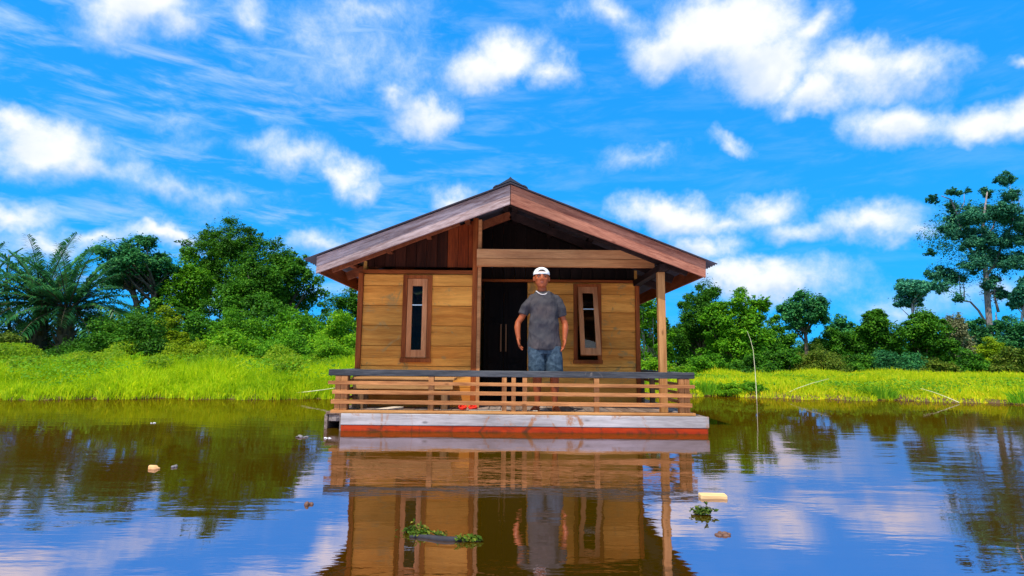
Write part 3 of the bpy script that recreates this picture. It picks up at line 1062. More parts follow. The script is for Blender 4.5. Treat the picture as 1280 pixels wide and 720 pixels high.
# face details
for s_ in (-1, 1):
    MB().ellipsoid(HC + Vector((s_ * .034, -.0825, .000)), (.0165, .0065, .0065), 12, 8).build('eye', M_EYE, person, smooth=True)
    MB().tube([HC + Vector((s_ * .014, -.0950, .022)), HC + Vector((s_ * .034, -.0950, .027)), HC + Vector((s_ * .056, -.083, .020))], [.0045, .0062, .0035], 8).build('eyebrow', M_HAIR, person, smooth=True)
lp = MB()
lp.tube([HC + Vector((-.026, -.083, -.060)), HC + Vector((-.010, -.0925, -.0615)), HC + Vector((.010, -.0925, -.0615)), HC + Vector((.026, -.083, -.060))], [.003, .0055, .0055, .003], 8)
lp.build('lips', M_LIP, person, smooth=True)

# clothes
SH = MB()
SH.rings([((.002, .004, .712), 0.188, .128), ((.002, .004, .76), 0.188, .130), ((0, .004, .86), 0.179, .128), ((0, .002, .97), 0.167, .124), ((0, 0, 1.08), 0.163, .122),
          ((0, 0, 1.18), 0.163, .124), ((0, .004, 1.26), 0.157, .118), ((0, .008, 1.320), .130, .100), ((-.003, .010, 1.352), .110, .082), ((-.010, .010, 1.374), .078, .066)], 26, 2.3)
for A, end in ((ARMS[0], Vector((-.238, .018, 1.115))), (ARMS[1], Vector((.214, .017, 1.095)))):
    mid = Vector(A[2])
    SH.tube([Vector((A[0][0] * .8, A[0][1], A[0][2])), Vector(A[0]), Vector(A[1]) + Vector((0, 0, .004)), mid, end], [.060, .060, .060, .059, .058], 16)


def wrinkle(amp, sc, seed, diag):
    def f(co, nm):
        out = co.copy()
        for i in range(len(co)):
            x, y, z = co[i]
            a = mnoise.noise(Vector((x * sc[0] + z * diag, y * sc[1], z * sc[2] + seed)))
            b = mnoise.noise(Vector((x * sc[0] * 2.3 - z * diag * 2, y * sc[1] * 2, z * sc[2] * 2.1 + seed + 9)))
            out[i] += nm[i] * amp * (1 - abs(a) * 2 + 0.5 * b)
        return out
    return f


shirt = remeshed(SH, 'shirt', M_SHIRT, person, 0.007, 5, wrinkle(.012, (5, 5, 5), 3.0, 4.0))
SO = MB()
SO.rings([((0, .008, .66), .168, .112), ((0, .008, .74), .176, .120), ((0, .008, .82), 0.163, .122), ((0, .006, .90), .166, .116)], 24, 2.3)
for L in LEGS:
    sx = -1 if L[0][0] < 0 else 1
    SO.tube([(L[0][0], .008, .80), (L[1][0], -.008, .70), (L[2][0] + sx * .002, -.016, .58), (L[3][0] + sx * .004, -.018, .455)], [.096, .098, .098, .096], 18)
shorts = remeshed(SO, 'shorts', M_DENIM, person, 0.007, 4, wrinkle(.006, (9, 9, 8), 1.0, 5.0))

# backward cap with the open arc over the forehead
hr = MB()
hr.ellipsoid(HC + Vector((0, .010, .030)), (.088, .099, .092), 24, 14)
me = hr.mesh('hair')
bm = bmesh.new()
bm.from_mesh(me)
bmesh.ops.delete(bm, geom=[v for v in bm.verts if (v.co.z < HC.z + .052 and v.co.y < HC.y - .02) or v.co.z < HC.z - .035 + (0.05 if v.co.y < HC.y + .03 else 0)], context='VERTS')
bm.to_mesh(me)
bm.free()
link_mesh('hair', me, M_HAIR, person, smooth=True)
v, f = [], []
NU, NV = 48, 16
for j in range(NV + 1):
    th = RAD(2 + 92 * j / NV)
    for i in range(NU):
        ph = 2 * math.pi * i / NU
        v.append(HC + Vector((.097 * math.sin(th) * math.sin(ph), .014 - .104 * math.sin(th) * math.cos(ph), .040 + .088 * math.cos(th))))
for j in range(NV):
    for i in range(NU):
        ph = 2 * math.pi * (i + .5) / NU
        if ph > math.pi:
            ph -= 2 * math.pi
        th = (j + .5) / NV
        if (ph / .50) ** 2 + ((th - .80) / .27) ** 2 < 1 and th < .80:
            continue
        a, b = j * NU + i, j * NU + (i + 1) % NU
        f.append((a, a + NU, b + NU, b))
capm = MB().add(v, f)
bill = []
cp = capm.build('cap', M_CAPW, person, smooth=True)
so = cp.modifiers.new('s', 'SOLIDIFY')
so.thickness = .004
bl = MB()
n = 14
top, bot = [], []
for i in range(n + 1):
    a = RAD(-58 + 116 * i / n)
    inner = HC + Vector((.097 * math.sin(a), .014 + .104 * math.cos(a), .036))
    outer = HC + Vector((.090 * math.sin(a), .014 + .104 * math.cos(a) + .070 * math.cos(a * 1.45), .022))
    top += [inner, outer]
    bot += [inner - Vector((0, 0, .004)), outer - Vector((0, 0, .004))]
m_ = len(top)
f = []
for i in range(n):
    a = 2 * i
    f += [(a, a + 1, a + 3, a + 2), (m_ + a, m_ + a + 2, m_ + a + 3, m_ + a + 1), (a + 1, m_ + a + 1, m_ + a + 3, a + 3)]
bl.add(top + bot, f)
bl.build('visor', M_CAPW, cp, smooth=True)
# bead necklace lying on the collar
nk = MB()
for i in range(44):
    a = 2 * math.pi * i / 44
    s_, c_ = math.sin(a), -math.cos(a)
    front_ = max(0, math.cos(a))
    nk.ellipsoid((-.018 + .074 * s_, .012 + (.074 if c_ > 0 else .106) * c_, 1.396 - .056 * front_ ** 2 - .006 * abs(s_)), (.0062, .0062, .0062), 8, 6)
nk.build('necklace', M_BEAD, person, smooth=True)
# ------------------------------------------------------------------ vegetation
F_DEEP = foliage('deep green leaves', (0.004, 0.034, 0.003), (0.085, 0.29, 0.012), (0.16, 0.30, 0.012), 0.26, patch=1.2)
F_MID = foliage('mid green leaves', (0.010, 0.070, 0.003), (0.155, 0.44, 0.012), (0.28, 0.42, 0.014), 0.32, patch=1.2)
F_BRIGHT = foliage('bright green leaves', (0.030, 0.125, 0.003), (0.22, 0.50, 0.012), (0.42, 0.48, 0.014), 0.36, patch=1.2)
F_YELLOW = foliage('yellow green leaves', (0.090, 0.170, 0.003), (0.30, 0.44, 0.010), (0.52, 0.46, 0.014), 0.40)
F_OLIVE = foliage('olive leaves', (0.040, 0.085, 0.006), (0.15, 0.23, 0.016), (0.30, 0.25, 0.04), 0.30)
F_BLUE = foliage('blue green leaves', (0.004, 0.040, 0.014), (0.060, 0.29, 0.075), (0.13, 0.27, 0.03), 0.22, patch=1.0)
F_FAR = foliage('far blue green leaves', (0.008, 0.075, 0.055), (0.070, 0.32, 0.17), (0.13, 0.34, 0.10), 0.20)
F_WEEDY = foliage('leafy bank weeds', (0.055, 0.15, 0.003), (0.26, 0.44, 0.008), (0.50, 0.46, 0.02), 0.4, patch=0.8)
F_PALE = foliage('pale dusty leaves', (0.10, 0.12, 0.05), (0.26, 0.27, 0.12), (0.36, 0.30, 0.14), 0.30)
F_PALM = foliage('palm leaflets', (0.008, 0.065, 0.018), (0.055, 0.22, 0.060), (0.13, 0.26, 0.04), 0.25, rough=0.35)
F_GRASS = foliage('bank grass blades', (0.13, 0.28, 0.003), (0.60, 0.76, 0.006), (0.90, 0.70, 0.02), 0.5, patch=0.9)
F_GRASS2 = foliage('right bank grass blades', (0.22, 0.34, 0.004), (0.70, 0.78, 0.008), (0.95, 0.62, 0.03), 0.5, patch=0.5, warm_amt=0.8)


def bark(name, a, b):
    def bb(k, p):
        co = k.n('ShaderNodeTexCoord').outputs['Object']
        n = k.noise(k.map(co, scale=(9, 9, 2)), 1.5, 5, 0.65)
        k.set(p, 'Normal', k.bump(n, 0.6, 0.03))
        return k.mix(k.range(n, 0.3, 0.7), a, b)
    return principled(name, None, 0.85, 0.2, build=bb)


B_BROWN = bark('brown bark', (0.05, 0.035, 0.022), (0.16, 0.12, 0.085))
B_PALE = bark('pale bark', (0.20, 0.17, 0.15), (0.46, 0.40, 0.37))
B_GIANT = bark('grey pink bark', (0.13, 0.10, 0.10), (0.36, 0.29, 0.28))
B_PALM = bark('palm trunk', (0.05, 0.035, 0.02), (0.15, 0.11, 0.06))


def unit(n):
    v = rng.normal(size=(n, 3))
    return v / np.linalg.norm(v, axis=1, keepdims=True)


def leaf_quads(p, nrm, L, W):
    """one folded diamond per point, lying across its normal."""
    n = len(p)
    r = unit(n)
    a = np.cross(nrm, r)
    a /= np.linalg.norm(a, axis=1, keepdims=True) + 1e-9
    b = np.cross(nrm, a)
    l = (L * rng.uniform(.6, 1.35, n))[:, None]
    w = (W * rng.uniform(.6, 1.35, n))[:, None]
    v = np.stack([p - a * l / 2, p + b * w / 2 + nrm * w * .18, p + a * l / 2 - nrm * l * .10, p - b * w / 2 + nrm * w * .18], 1).reshape(-1, 3)
    f = np.arange(4 * n).reshape(n, 4)
    return v, f


def clump_leaves(clumps, n, L, W, up=0.55, shell=0.55):
    """clumps: (x, y, z, rx, ry, rz); leaves crowd the outer part of every clump."""
    wf_ = np.array([q[6] if len(q) > 6 else 1.0 for q in clumps])
    c = np.asarray([q[:6] for q in clumps], float)
    wt_ = wf_ * (c[:, 3] * c[:, 4] * c[:, 5]) ** (2 / 3)
    pick = rng.choice(len(c), n, p=wt_ / wt_.sum())
    d = unit(n)
    d[:, 2] = np.where((d[:, 2] < -0.1) & (rng.uniform(0, 1, n) < .35), -d[:, 2] * 0.9, d[:, 2])
    d /= np.linalg.norm(d, axis=1, keepdims=True)
    r = shell + (1 - shell) * rng.uniform(0, 1, n) ** 0.6
    r *= 1 + 0.24 * rng.normal(size=n) * (rng.uniform(0, 1, n) < .6)
    p = c[pick, :3] + d * r[:, None] * c[pick, 3:]
    nrm = d * 0.55 + np.array([0, 0, up]) + unit(n) * 0.55
    nrm /= np.linalg.norm(nrm, axis=1, keepdims=True)
    # sprigs reaching out of the mass break up the outline
    ns = max(6, int(len(c) * 1.1))
    m = max(4, int(n * .13 / ns))
    ci = rng.choice(len(c), ns, p=wt_ / wt_.sum())
    dd = unit(ns)
    dd[:, 2] = np.abs(dd[:, 2]) * .9 + .1
    dd /= np.linalg.norm(dd, axis=1, keepdims=True)
    ml = np.median(c[:, 3:], axis=0)
    t = rng.uniform(.0, 1.0, (ns, m))
    ext = (ml.mean() * rng.uniform(.5, 1.5, ns))[:, None]
    sp = c[ci, None, :3] + dd[:, None, :] * (c[ci, None, 3:] * .85) + dd[:, None, :] * (t * ext)[..., None]
    sp = sp + rng.normal(0, 1, (ns, m, 3)) * (L * .55) * (1.2 - t[..., None]) + np.array([0, 0, -1.0]) * (t ** 2 * ext * .25)[..., None]
    sp = sp.reshape(-1, 3)
    sn = np.array([0, 0, .7]) + unit(len(sp)) * .7
    sn /= np.linalg.norm(sn, axis=1, keepdims=True)
    return leaf_quads(np.concatenate([p, sp]), np.concatenate([nrm, sn]), L, W)


def crown_clumps(c, r, n, size, squash=0.9, hollow=0.5, lobes=None):
    """billowing crown: a few big lobes inside the crown's ellipsoid, small clumps over every lobe."""
    c, r = np.array(c, float), np.array(r, float)
    k_ = lobes or int(rng.integers(6, 10))
    L = [(c + np.array([0, 0, .12]) * r, r * .55)]
    for i in range(k_):
        a = 2 * math.pi * (i / k_) + rng.uniform(-.3, .3)
        zz = rng.uniform(-.62, .62)
        q = math.sqrt(1 - zz * zz) * rng.uniform(.50, .66)
        lr = r * rng.uniform(.34, .50)
        L.append((c + r * np.array([q * math.cos(a), q * math.sin(a), zz * .72]), lr))
    top = c + r * np.array([rng.uniform(-.15, .15), 0, .60])
    L.append((top, r * .38))
    out = []
    tot = n * 2.2
    for lc, lr in L:
        m = max(4, int(tot * (lr.prod() ** (1 / 3)) / sum(x[1].prod() ** (1 / 3) for x in L)))
        for j in range(m):
            d = unit(1)[0]
            q = rng.uniform(.62, 1.0)
            s = rng.uniform(.24, .46) * lr.min()
            p = lc + d * q * lr
            out.append((*p, s * 1.15, s * 1.15, s * squash, 1.0))
        out.append((*lc, *(lr * .84), .38))
    return out


def limb(mb, a, b, r0, r1, sag=0.12, n=5, seg=7):
    a, b = Vector(a), Vector(b)
    L = (b - a).length
    pts, rr = [], []
    jx = Vector(unit(1)[0]) * L * 0.07
    for i in range(n + 1):
        t = i / n
        p = a.lerp(b, t) + jx * math.sin(math.pi * t) + Vector((0, 0, -sag * L * t * (1 - t)))
        pts.append(p)
        rr.append(r0 + (r1 - r0) * t)
    mb.tube(pts, rr, seg)


def tree(name, label, cat, px, y, top, width, bottom, mat, leaves=9000, leaf=(.15, .09), clumps=26, size=.30, bark_m=None,
         shift=0, hollow=.45, trunk_r=None, depth=None, group=None, squash=.75, trunks=((0, 0),), low=None, extra=None):
    """a tree measured in the photo: crown from top to bottom px, width px, at depth y."""
    t0, b0 = at(px, top, y), at(px, bottom, y)
    wx = width / F_PX * y / 2
    cz = (t0.z + b0.z) / 2
    rz = max((t0.z - b0.z) / 2, .3)
    base_x = at(px + shift, 460, y).x
    zg = float(ground_z(base_x, y)) - 0.03
    root = empty(name, (base_x, y, zg), label, cat, group)
    c = (t0.x - base_x, 0.0, cz - zg)
    cl = crown_clumps(c, (wx, depth or wx * .85, rz), clumps, size, .9, hollow)
    if extra:
        for (ex, ey, er) in extra:
            q = at(ex, ey, y)
            rr = er / F_PX * y
            cl += crown_clumps((q.x - base_x, rng.uniform(-.3, .3) * wx, q.z - zg), (rr, rr, rr), 6, .3, lobes=3)
    q_ = rng.uniform(.80, 1.15)
    v, f = clump_leaves(cl, int(leaves * 2.4 / q_ ** 1.6), leaf[0] * .74 * q_, leaf[1] * .74 * q_)
    link_mesh('crown', np_mesh('crown', v, f), mat, root)
    tr = MB()
    r0 = trunk_r or max(.05, wx * .075)
    for (dx, lean) in trunks:
        bp = Vector((dx, 0, -0.05))
        hp = Vector((c[0] * .6 + dx * .8 + lean, 0.05, c[2] - rz * .55))
        if hp.z < 0.3:
            hp.z = 0.3
        limb(tr, bp, hp, r0, r0 * .72, 0.0, 6, 9)
        order = rng.permutation(len(cl))[:max(5, min(12, len(cl) // 2))]
        for j in order:
            g = cl[j]
            s = Vector((hp.x, hp.y, hp.z)) if rng.uniform() < .6 else bp.lerp(hp, rng.uniform(.7, .95))
            limb(tr, s, (g[0], g[1], g[2]), r0 * .45, r0 * .10, 0.10, 4, 6)
    tr.build('trunk', bark_m or B_BROWN, root, smooth=True)
    return root


def bush(label, px, y, top, width, bottom, mat, leaves=4200, leaf=(.10, .06), group=None, name='bush', size=.34, clumps=16, cat='bush'):
    t0 = at(px, top, y)
    x = t0.x
    zg = float(ground_z(x, y)) - 0.02
    wx = width / F_PX * y / 2
    h = max(t0.z - zg, .3)
    root = empty(name, (x, y, zg), label, cat, group)
    cl = []
    for i in range(int(clumps * 2.6)):
        a = rng.uniform(0, 2 * math.pi)
        q = rng.uniform(0, 1) ** .55
        top_h = h * (1 - .55 * q ** 2.2) * rng.uniform(.80, 1.0)
        zz = top_h * (rng.uniform(.12, .93) ** .7)
        s = min(wx, h) * rng.uniform(.14, .30)
        cl.append((wx * .88 * q * math.cos(a), wx * .65 * q * math.sin(a), max(zz - s * .6, s * .4), s * 1.15, s * 1.15, s * .9))
    q_ = rng.uniform(.75, 1.2)
    v, f = clump_leaves(cl, int(leaves * 1.6 / q_ ** 1.6), leaf[0] * .88 * q_, leaf[1] * .88 * q_)
    link_mesh('foliage', np_mesh('foliage', v, f), mat, root)
    st = MB()
    for j in range(7):
        g = cl[j % len(cl)]
        limb(st, (rng.uniform(-.12, .12), rng.uniform(-.12, .12), -.03), (g[0], g[1], g[2]), .022, .008, .05, 4, 6)
    st.build('stem', B_BROWN, root, smooth=True)
    return root


def palm(label, px, py, y, n=30, length=2.6, seed=0, spread=1.0, bases=True):
    c = at(px, py, y)
    zg = float(ground_z(c.x, y)) - .03
    root = empty('oil_palm', (c.x, y, zg), label, 'palm tree')
    hz = c.z - zg
    t = MB()
    t.tube([(0, 0, 0), (0.03, 0, hz * .5), (0, 0, hz), (0, 0, hz + .25)], [.30, .26, .24, .10], 10)
    if bases:
        for i in range(40):
            a, z = i * 2.4, hz * (0.15 + 0.85 * i / 40)
            t.bar((.2 * math.cos(a), .2 * math.sin(a), z - .1), (.42 * math.cos(a), .42 * math.sin(a), z + .12), .09, .05)
    t.build('trunk', B_PALM, root)
    V, Fq = [], []
    r_ = np.random.default_rng(seed)
    rach = MB()
    cnt = 0
    for i in range(n):
        az = i * 2.39996 + r_.uniform(-.2, .2)
        el = RAD(86 - 100 * (i / n) ** .9 + r_.uniform(-7, 7))
        L = length * r_.uniform(.85, 1.12)
        p = np.array([0.10 * math.cos(az), 0.10 * math.sin(az), hz + .12])
        e = el
        m = 24
        pts = [p.copy()]
        az2 = az
        for s in range(m):
            e -= RAD(1.2 + 2.6 * (s / m)) * (1.15 - .55 * max(0, math.sin(el)))
            d = np.array([math.cos(e) * math.cos(az2) * spread, math.cos(e) * math.sin(az2), math.sin(e)])
            p = p + d * L / m
            pts.append(p.copy())
        pts = np.array(pts)
        rach.tube([tuple(q) for q in pts[::3]], [.030 * (1 - .85 * j / 8) for j in range(len(pts[::3]))], 5)
        for s in range(3, m):
            tt = s / m
            for sub in (0.0, .5):
                q = pts[s] * (1 - sub) + pts[s + 1 if s < m else s] * sub
                d = pts[s + 1] - pts[s] if s < m else pts[s] - pts[s - 1]
                d /= np.linalg.norm(d)
                sd = np.cross(d, [0, 0, 1])
                sd /= np.linalg.norm(sd) + 1e-6
                ll = .52 * L / 2.6 * (math.sin(math.pi * (0.14 + .80 * tt)) ** .6) * r_.uniform(.8, 1.15)
                for side in (-1, 1):
                    o = sd * side * .75 + d * .55 + np.array([0, 0, r_.uniform(-.05, .30)])
                    o /= np.linalg.norm(o)
                    mid = q + o * ll * .55
                    tip_ = q + o * ll * .92 + np.array([0, 0, -ll * r_.uniform(.12, .45)])
                    wv_ = np.cross(o, [0, 0, 1.0])
                    wv_ = wv_ / (np.linalg.norm(wv_) + 1e-6) * .026
                    b = cnt
                    V += [q - wv_ * .5, q + wv_ * .5, mid + wv_, mid - wv_, tip_]
                    Fq += [(b, b + 1, b + 2, b + 3), (b + 3, b + 2, b + 4, b + 4)]
                    cnt += 5
    me = bpy.data.meshes.new('crown')
    me.from_pydata([tuple(q) for q in V], [], [tuple(dict.fromkeys(q)) for q in Fq])
    me.update()
    co = link_mesh('crown', me, F_PALM, root)
    rach.build('frond_ribs', B_PALM, co, smooth=True)
    return root


# --- left bank, from far to near
tree('forest_tree', 'dark broad tree with sky showing through, standing just right of the palms', 'tree', 176, 27, 290, 112, 384, F_BLUE, 9000, (.17, .10), 24, .27,
     trunks=((-.25, -.2), (.45, .35)), low=1)
tree('forest_tree', 'tallest tree of the left bank, dark crown rising in a rounded peak', 'tree', 284, 31, 262, 104, 420, F_DEEP, 13000, (.17, .10), 32, .28,
     trunk_r=.16, extra=((262, 300, 20), (310, 300, 22), (285, 320, 30)))
tree('forest_tree', 'dense mid green tree left of and below the tallest left bank tree', 'tree', 236, 28, 308, 84, 430, F_MID, 10000, (.15, .09), 26, .30)
tree('forest_tree', 'dark green tree sloping down to the cabin roof on the left bank', 'tree', 350, 29, 294, 122, 425, F_DEEP, 13000, (.16, .10), 30, .28,
     extra=((390, 355, 18), (375, 335, 20)))
tree('forest_tree', 'dark dense low tree filling the mass between the tallest tree and the cabin roof', 'tree', 316, 27, 322, 96, 440, F_DEEP, 9000, (.15, .09), 24, .30)
tree('forest_tree', 'small far tree half hidden behind the left wall of the cabin', 'tree', 434, 34, 354, 70, 450, F_DEEP, 6000, (.17, .10), 20, .30)
palm('large oil palm with upright fronds at the left end of the bank', 52, 384, 21.5, 46, 2.85, 3)
palm('oil palm whose long fronds arch out towards the dark broad tree', 84, 392, 20.5, 40, 2.55, 8)
palm('oil palm cut by the left edge of the view, only its right fronds showing', -32, 388, 22, 40, 2.8, 5)
st = MB()
q = at(11, 318, 23)
b_ = at(13, 400, 23)
zb = float(ground_z(b_.x, 23))
st.tube([(b_.x, 23, zb - .05), (b_.x - .02, 23, b_.z), (q.x + .02, 23, (q.z + b_.z) / 2), (q.x, 23, q.z)], [.06, .05, .04, .02], 7)
tag(st.build('dead_tree', B_BROWN, smooth=True), 'thin bare dead trunk standing up among the oil palm fronds', 'tree')

bush('dark round leafy bush right of the oil palms', 166, 18.5, 372, 104, 450, F_DEEP, 9000, (.10, .06), clumps=26, size=.30)
bush('olive bush at the foot of the palms, cut by the left edge of the view', 6, 17.5, 397, 66, 450, F_OLIVE, 5000, (.09, .055))
bush('yellow green tall bush just right of the dark round bush', 214, 21, 372, 58, 440, F_YELLOW, 6000, (.10, .06))
bush('low dark green bush under the fronds of the oil palms', 100, 18.2, 420, 100, 455, F_DEEP, 5000, (.09, .055))
bush('wide mid green bush below the tallest left bank tree', 300, 22, 372, 92, 440, F_MID, 8500, (.11, .065), clumps=24)
bush('dark bush between the yellow green bush and the wide mid green bush', 252, 21.5, 385, 62, 440, F_DEEP, 6000, (.10, .06))
bush('broad bright bush in front of the tree sloping to the cabin roof', 370, 22.5, 366, 96, 440, F_MID, 8500, (.11, .065), clumps=24)
bush('bright green bush beside the left wall of the cabin', 426, 20.5, 376, 78, 450, F_BRIGHT, 8000, (.10, .06), clumps=22)
bush('low bright green shrub in front of the wide mid green bush', 296, 18, 402, 88, 455, F_BRIGHT, 7500, (.085, .05), clumps=22)
bush('low yellow green shrub at the upper edge of the left grass', 236, 17.2, 418, 76, 455, F_YELLOW, 5500, (.08, .05))
bush('rounded leafy shrub in the grass in front of the broad bright bush', 356, 17.8, 408, 84, 455, F_MID, 7000, (.085, .05), clumps=20)
bush('small dark weed clump in the middle of the left grass', 78, 14.6, 452, 22, 470, F_DEEP, 900, (.06, .035), clumps=8)
bush('low green shrub at the grass edge close to the cabin railing', 412, 17, 414, 70, 458, F_BRIGHT, 5500, (.08, .05))
bush('small bright shrub in the grass right of the dark round bush', 176, 16, 436, 44, 462, F_BRIGHT, 2600, (.07, .042))
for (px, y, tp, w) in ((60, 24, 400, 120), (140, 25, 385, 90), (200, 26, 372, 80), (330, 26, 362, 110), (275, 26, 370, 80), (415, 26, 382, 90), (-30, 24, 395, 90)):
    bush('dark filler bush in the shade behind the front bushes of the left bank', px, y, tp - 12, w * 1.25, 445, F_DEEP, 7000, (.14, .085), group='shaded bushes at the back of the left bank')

# --- right bank
tree('forest_tree', 'slim tree with pale thin trunks seen between cabin wall and porch post', 'tree', 812, 27, 362, 70, 470, F_MID, 7000, (.15, .09), 20, .30, B_PALE, trunks=((-.3, 0), (.15, .1), (.4, .2)), trunk_r=.05)
tree('forest_tree', 'tall dense tree directly right of the porch roof', 'tree', 876, 29, 343, 88, 470, F_DEEP, 13000, (.16, .10), 30, .28, extra=((860, 420, 22), (895, 400, 22)))
tree('forest_tree', 'broad brighter green tree standing behind the upright bamboo pole', 'tree', 922, 27, 360, 92, 475, F_MID, 13000, (.15, .09), 30, .28, extra=((952, 385, 12), (905, 430, 20), (945, 420, 18)))
tree('forest_tree', 'tree with separate rounded dome crown above the middle of the right bank', 'tree', 1006, 36, 360, 68, 432, F_BLUE, 8000, (.20, .12), 22, .32, extra=((1028, 380, 8), (990, 390, 12)))
tree('forest_tree', 'airy thin crowned tree right of the dome crowned tree', 'tree', 1050, 38, 390, 50, 455, F_BLUE, 3600, (.20, .12), 15, .28, hollow=.6)
tree('forest_tree', 'cone shaped dark tree in the middle of the right bank forest', 'tree', 1094, 36, 384, 72, 478, F_DEEP, 11000, (.19, .12), 26, .32, extra=((1095, 400, 12),))
tree('forest_tree', 'tree with flat umbrella crown held above its neighbours on a bare stem', 'tree', 1141, 44, 347, 58, 388, F_FAR, 4200, (.24, .15), 16, .34, B_PALE, trunk_r=.10)
tree('forest_tree', 'full rounded tree below the flat umbrella crown', 'tree', 1152, 37, 380, 74, 478, F_DEEP, 11000, (.19, .12), 26, .32)
tree('forest_tree', 'pale dusty brownish tree right of the full rounded tree', 'tree', 1194, 38, 388, 42, 470, F_PALE, 5000, (.19, .11), 16, .32, B_PALE, trunk_r=.07)
tree('forest_tree', 'blue green tree at the foot of the giant pale trunk', 'tree', 1222, 40, 396, 64, 475, F_BLUE, 8000, (.21, .13), 22, .32)
tree('forest_tree', 'mid green leafy tree right of the giant pale trunk', 'tree', 1262, 38, 390, 66, 475, F_BLUE, 8500, (.20, .12), 22, .32)
tree('forest_tree', 'far dark tree crown cut by the right edge of the view', 'tree', 1282, 48, 342, 44, 392, F_FAR, 4200, (.26, .16), 14, .34, B_PALE)
tree('forest_tree', 'dark back row tree filling the gap between the bright tree and the dome crowned tree', 'tree', 966, 34, 392, 66, 478, F_DEEP, 8500, (.18, .11), 22, .32)
tree('forest_tree', 'low dark back row tree between the dome crowned tree and the cone shaped tree', 'tree', 1036, 37, 408, 74, 478, F_DEEP, 7500, (.19, .12), 20, .32)

# the giant emergent tree
YG = 52.0
base = at(1238, 440, YG)
zg = float(ground_z(base.x, YG)) - .05
big = empty('emergent_tree', (base.x, YG, zg), 'giant solitary tree with pale trunk and ragged clumped crown towering over the right forest', 'tree')
GC = [(1235, 233, 9), (1242, 238, 7), (1187, 244, 6), (1174, 246, 5.5), (1207, 240, 3), (1199, 258, 7), (1225, 262, 9), (1257, 248, 8), (1266, 266, 9), (1246, 262, 8),
      (1195, 280, 12), (1180, 294, 10), (1213, 276, 13), (1238, 276, 14), (1262, 286, 12), (1276, 298, 10), (1194, 309, 9), (1222, 300, 12), (1250, 306, 13),
      (1266, 324, 11), (1250, 334, 12), (1232, 318, 10), (1200, 333, 12), (1189, 343, 11), (1210, 346, 9), (1183, 360, 7), (1187, 374, 5), (1229, 358, 6), (1254, 368, 8),
      (1264, 383, 6), (1243, 352, 7), (1275, 322, 7), (1178, 312, 5), (1205, 295, 8)]
gcl = []
for (gx_, gy_, gr) in GC:
    q = at(gx_, gy_, YG)
    rr = gr / F_PX * YG * 1.35
    gcl += crown_clumps((q.x - base.x, rng.uniform(-1.8, 1.8), q.z - zg), (rr * 1.1, rr, rr), 7, .3, lobes=5)
for (gx_, gy_, gr) in GC[4:]:
    q = at(gx_, gy_ - 1, YG)
    rr = gr / F_PX * YG * 1.9
    gcl.append((q.x - base.x, rng.uniform(-1.5, 1.5), q.z - zg, rr, rr, rr * .95, .09))
v, f = clump_leaves(gcl, 105000, .18, .10, .5, .25)
link_mesh('crown', np_mesh('crown', v, f), F_FAR, big)


def G(px, py, dy=0.0):
    q = at(px, py, YG)
    return Vector((q.x - base.x, dy, q.z - zg))


tk = MB()
tk.tube([Vector((0, 0, 0)), G(1238, 425), G(1236, 395), G(1234, 370), G(1233, 348), G(1230, 322), G(1228, 300), G(1230, 270), G(1234, 240)],
        [.36, .28, .25, .24, .22, .18, .14, .10, .05], 10)
for pts, r0 in (([(1230, 325), (1216, 312), (1205, 292), (1197, 268), (1186, 250), (1174, 246)], .28), ([(1233, 345), (1246, 330), (1254, 310), (1262, 290), (1266, 265)], .26),
                ([(1235, 408), (1226, 388), (1216, 377), (1204, 376), (1198, 366), (1196, 345)], .20), ([(1205, 376), (1208, 362), (1206, 348)], .12),
                ([(1234, 372), (1246, 362), (1256, 368)], .16), ([(1230, 300), (1244, 284), (1250, 262), (1256, 248)], .18), ([(1197, 270), (1208, 252), (1208, 240)], .10),
                ([(1262, 290), (1272, 262), (1266, 246), (1263, 230)], .09), ([(1272, 262), (1277, 250), (1284, 246)], .07), ([(1268, 252), (1275, 240), (1274, 236)], .05),
                ([(1248, 390), (1246, 370), (1246, 350)], .22), ([(1248, 440), (1249, 410), (1248, 390)], .28)):
    tk.tube([G(a, b, 0.3 * math.sin(i)) for i, (a, b) in enumerate(pts)], [.55 * r0 * (1 - .75 * i / (len(pts) - 1)) for i in range(len(pts))], 8)
tk.build('trunk', B_GIANT, big, smooth=True)

bush('dark leafy bush at the forest foot below the bright tree', 936, 22, 438, 66, 468, F_DEEP, 5500, (.10, .06))
bush('mid green bush at the forest foot right of the porch', 884, 21.5, 436, 56, 466, F_MID, 5000, (.10, .06))
bush('dense bush right of the upright bamboo pole', 974, 24, 420, 48, 468, F_DEEP, 5500, (.11, .065))
bush('broad grey green bush under the dome crowned tree', 1020, 25, 424, 72, 470, F_OLIVE, 6500, (.11, .07), clumps=20)
bush('layered dark bush left of the cone shaped tree', 1068, 26, 436, 56, 471, F_DEEP, 5000, (.12, .07))
bush('wide grey green bush under the cone shaped and full rounded trees', 1118, 26, 430, 90, 473, F_BLUE, 7500, (.12, .07), clumps=22)
bush('low grey green bush at the grass edge below the pale dusty tree', 1164, 25.5, 446, 66, 475, F_OLIVE, 5000, (.11, .065))
bush('dark bush below the blue green tree', 1208, 27, 432, 48, 474, F_DEEP, 5000, (.12, .07))
bush('yellow green bush in front of the giant pale trunk', 1238, 28, 416, 40, 470, F_YELLOW, 4200, (.12, .07))
bush('broad olive green bush at the right end of the forest foot', 1268, 26, 430, 60, 474, F_OLIVE, 6000, (.11, .07), clumps=18)
bush('bright bush seen low between the cabin wall and the porch post', 816, 19, 440, 56, 466, F_BRIGHT, 4500, (.08, .05))
bush('bright leafy weed bush at the porch corner behind the railing', 850, 17.5, 452, 44, 470, F_BRIGHT, 3200, (.075, .045))
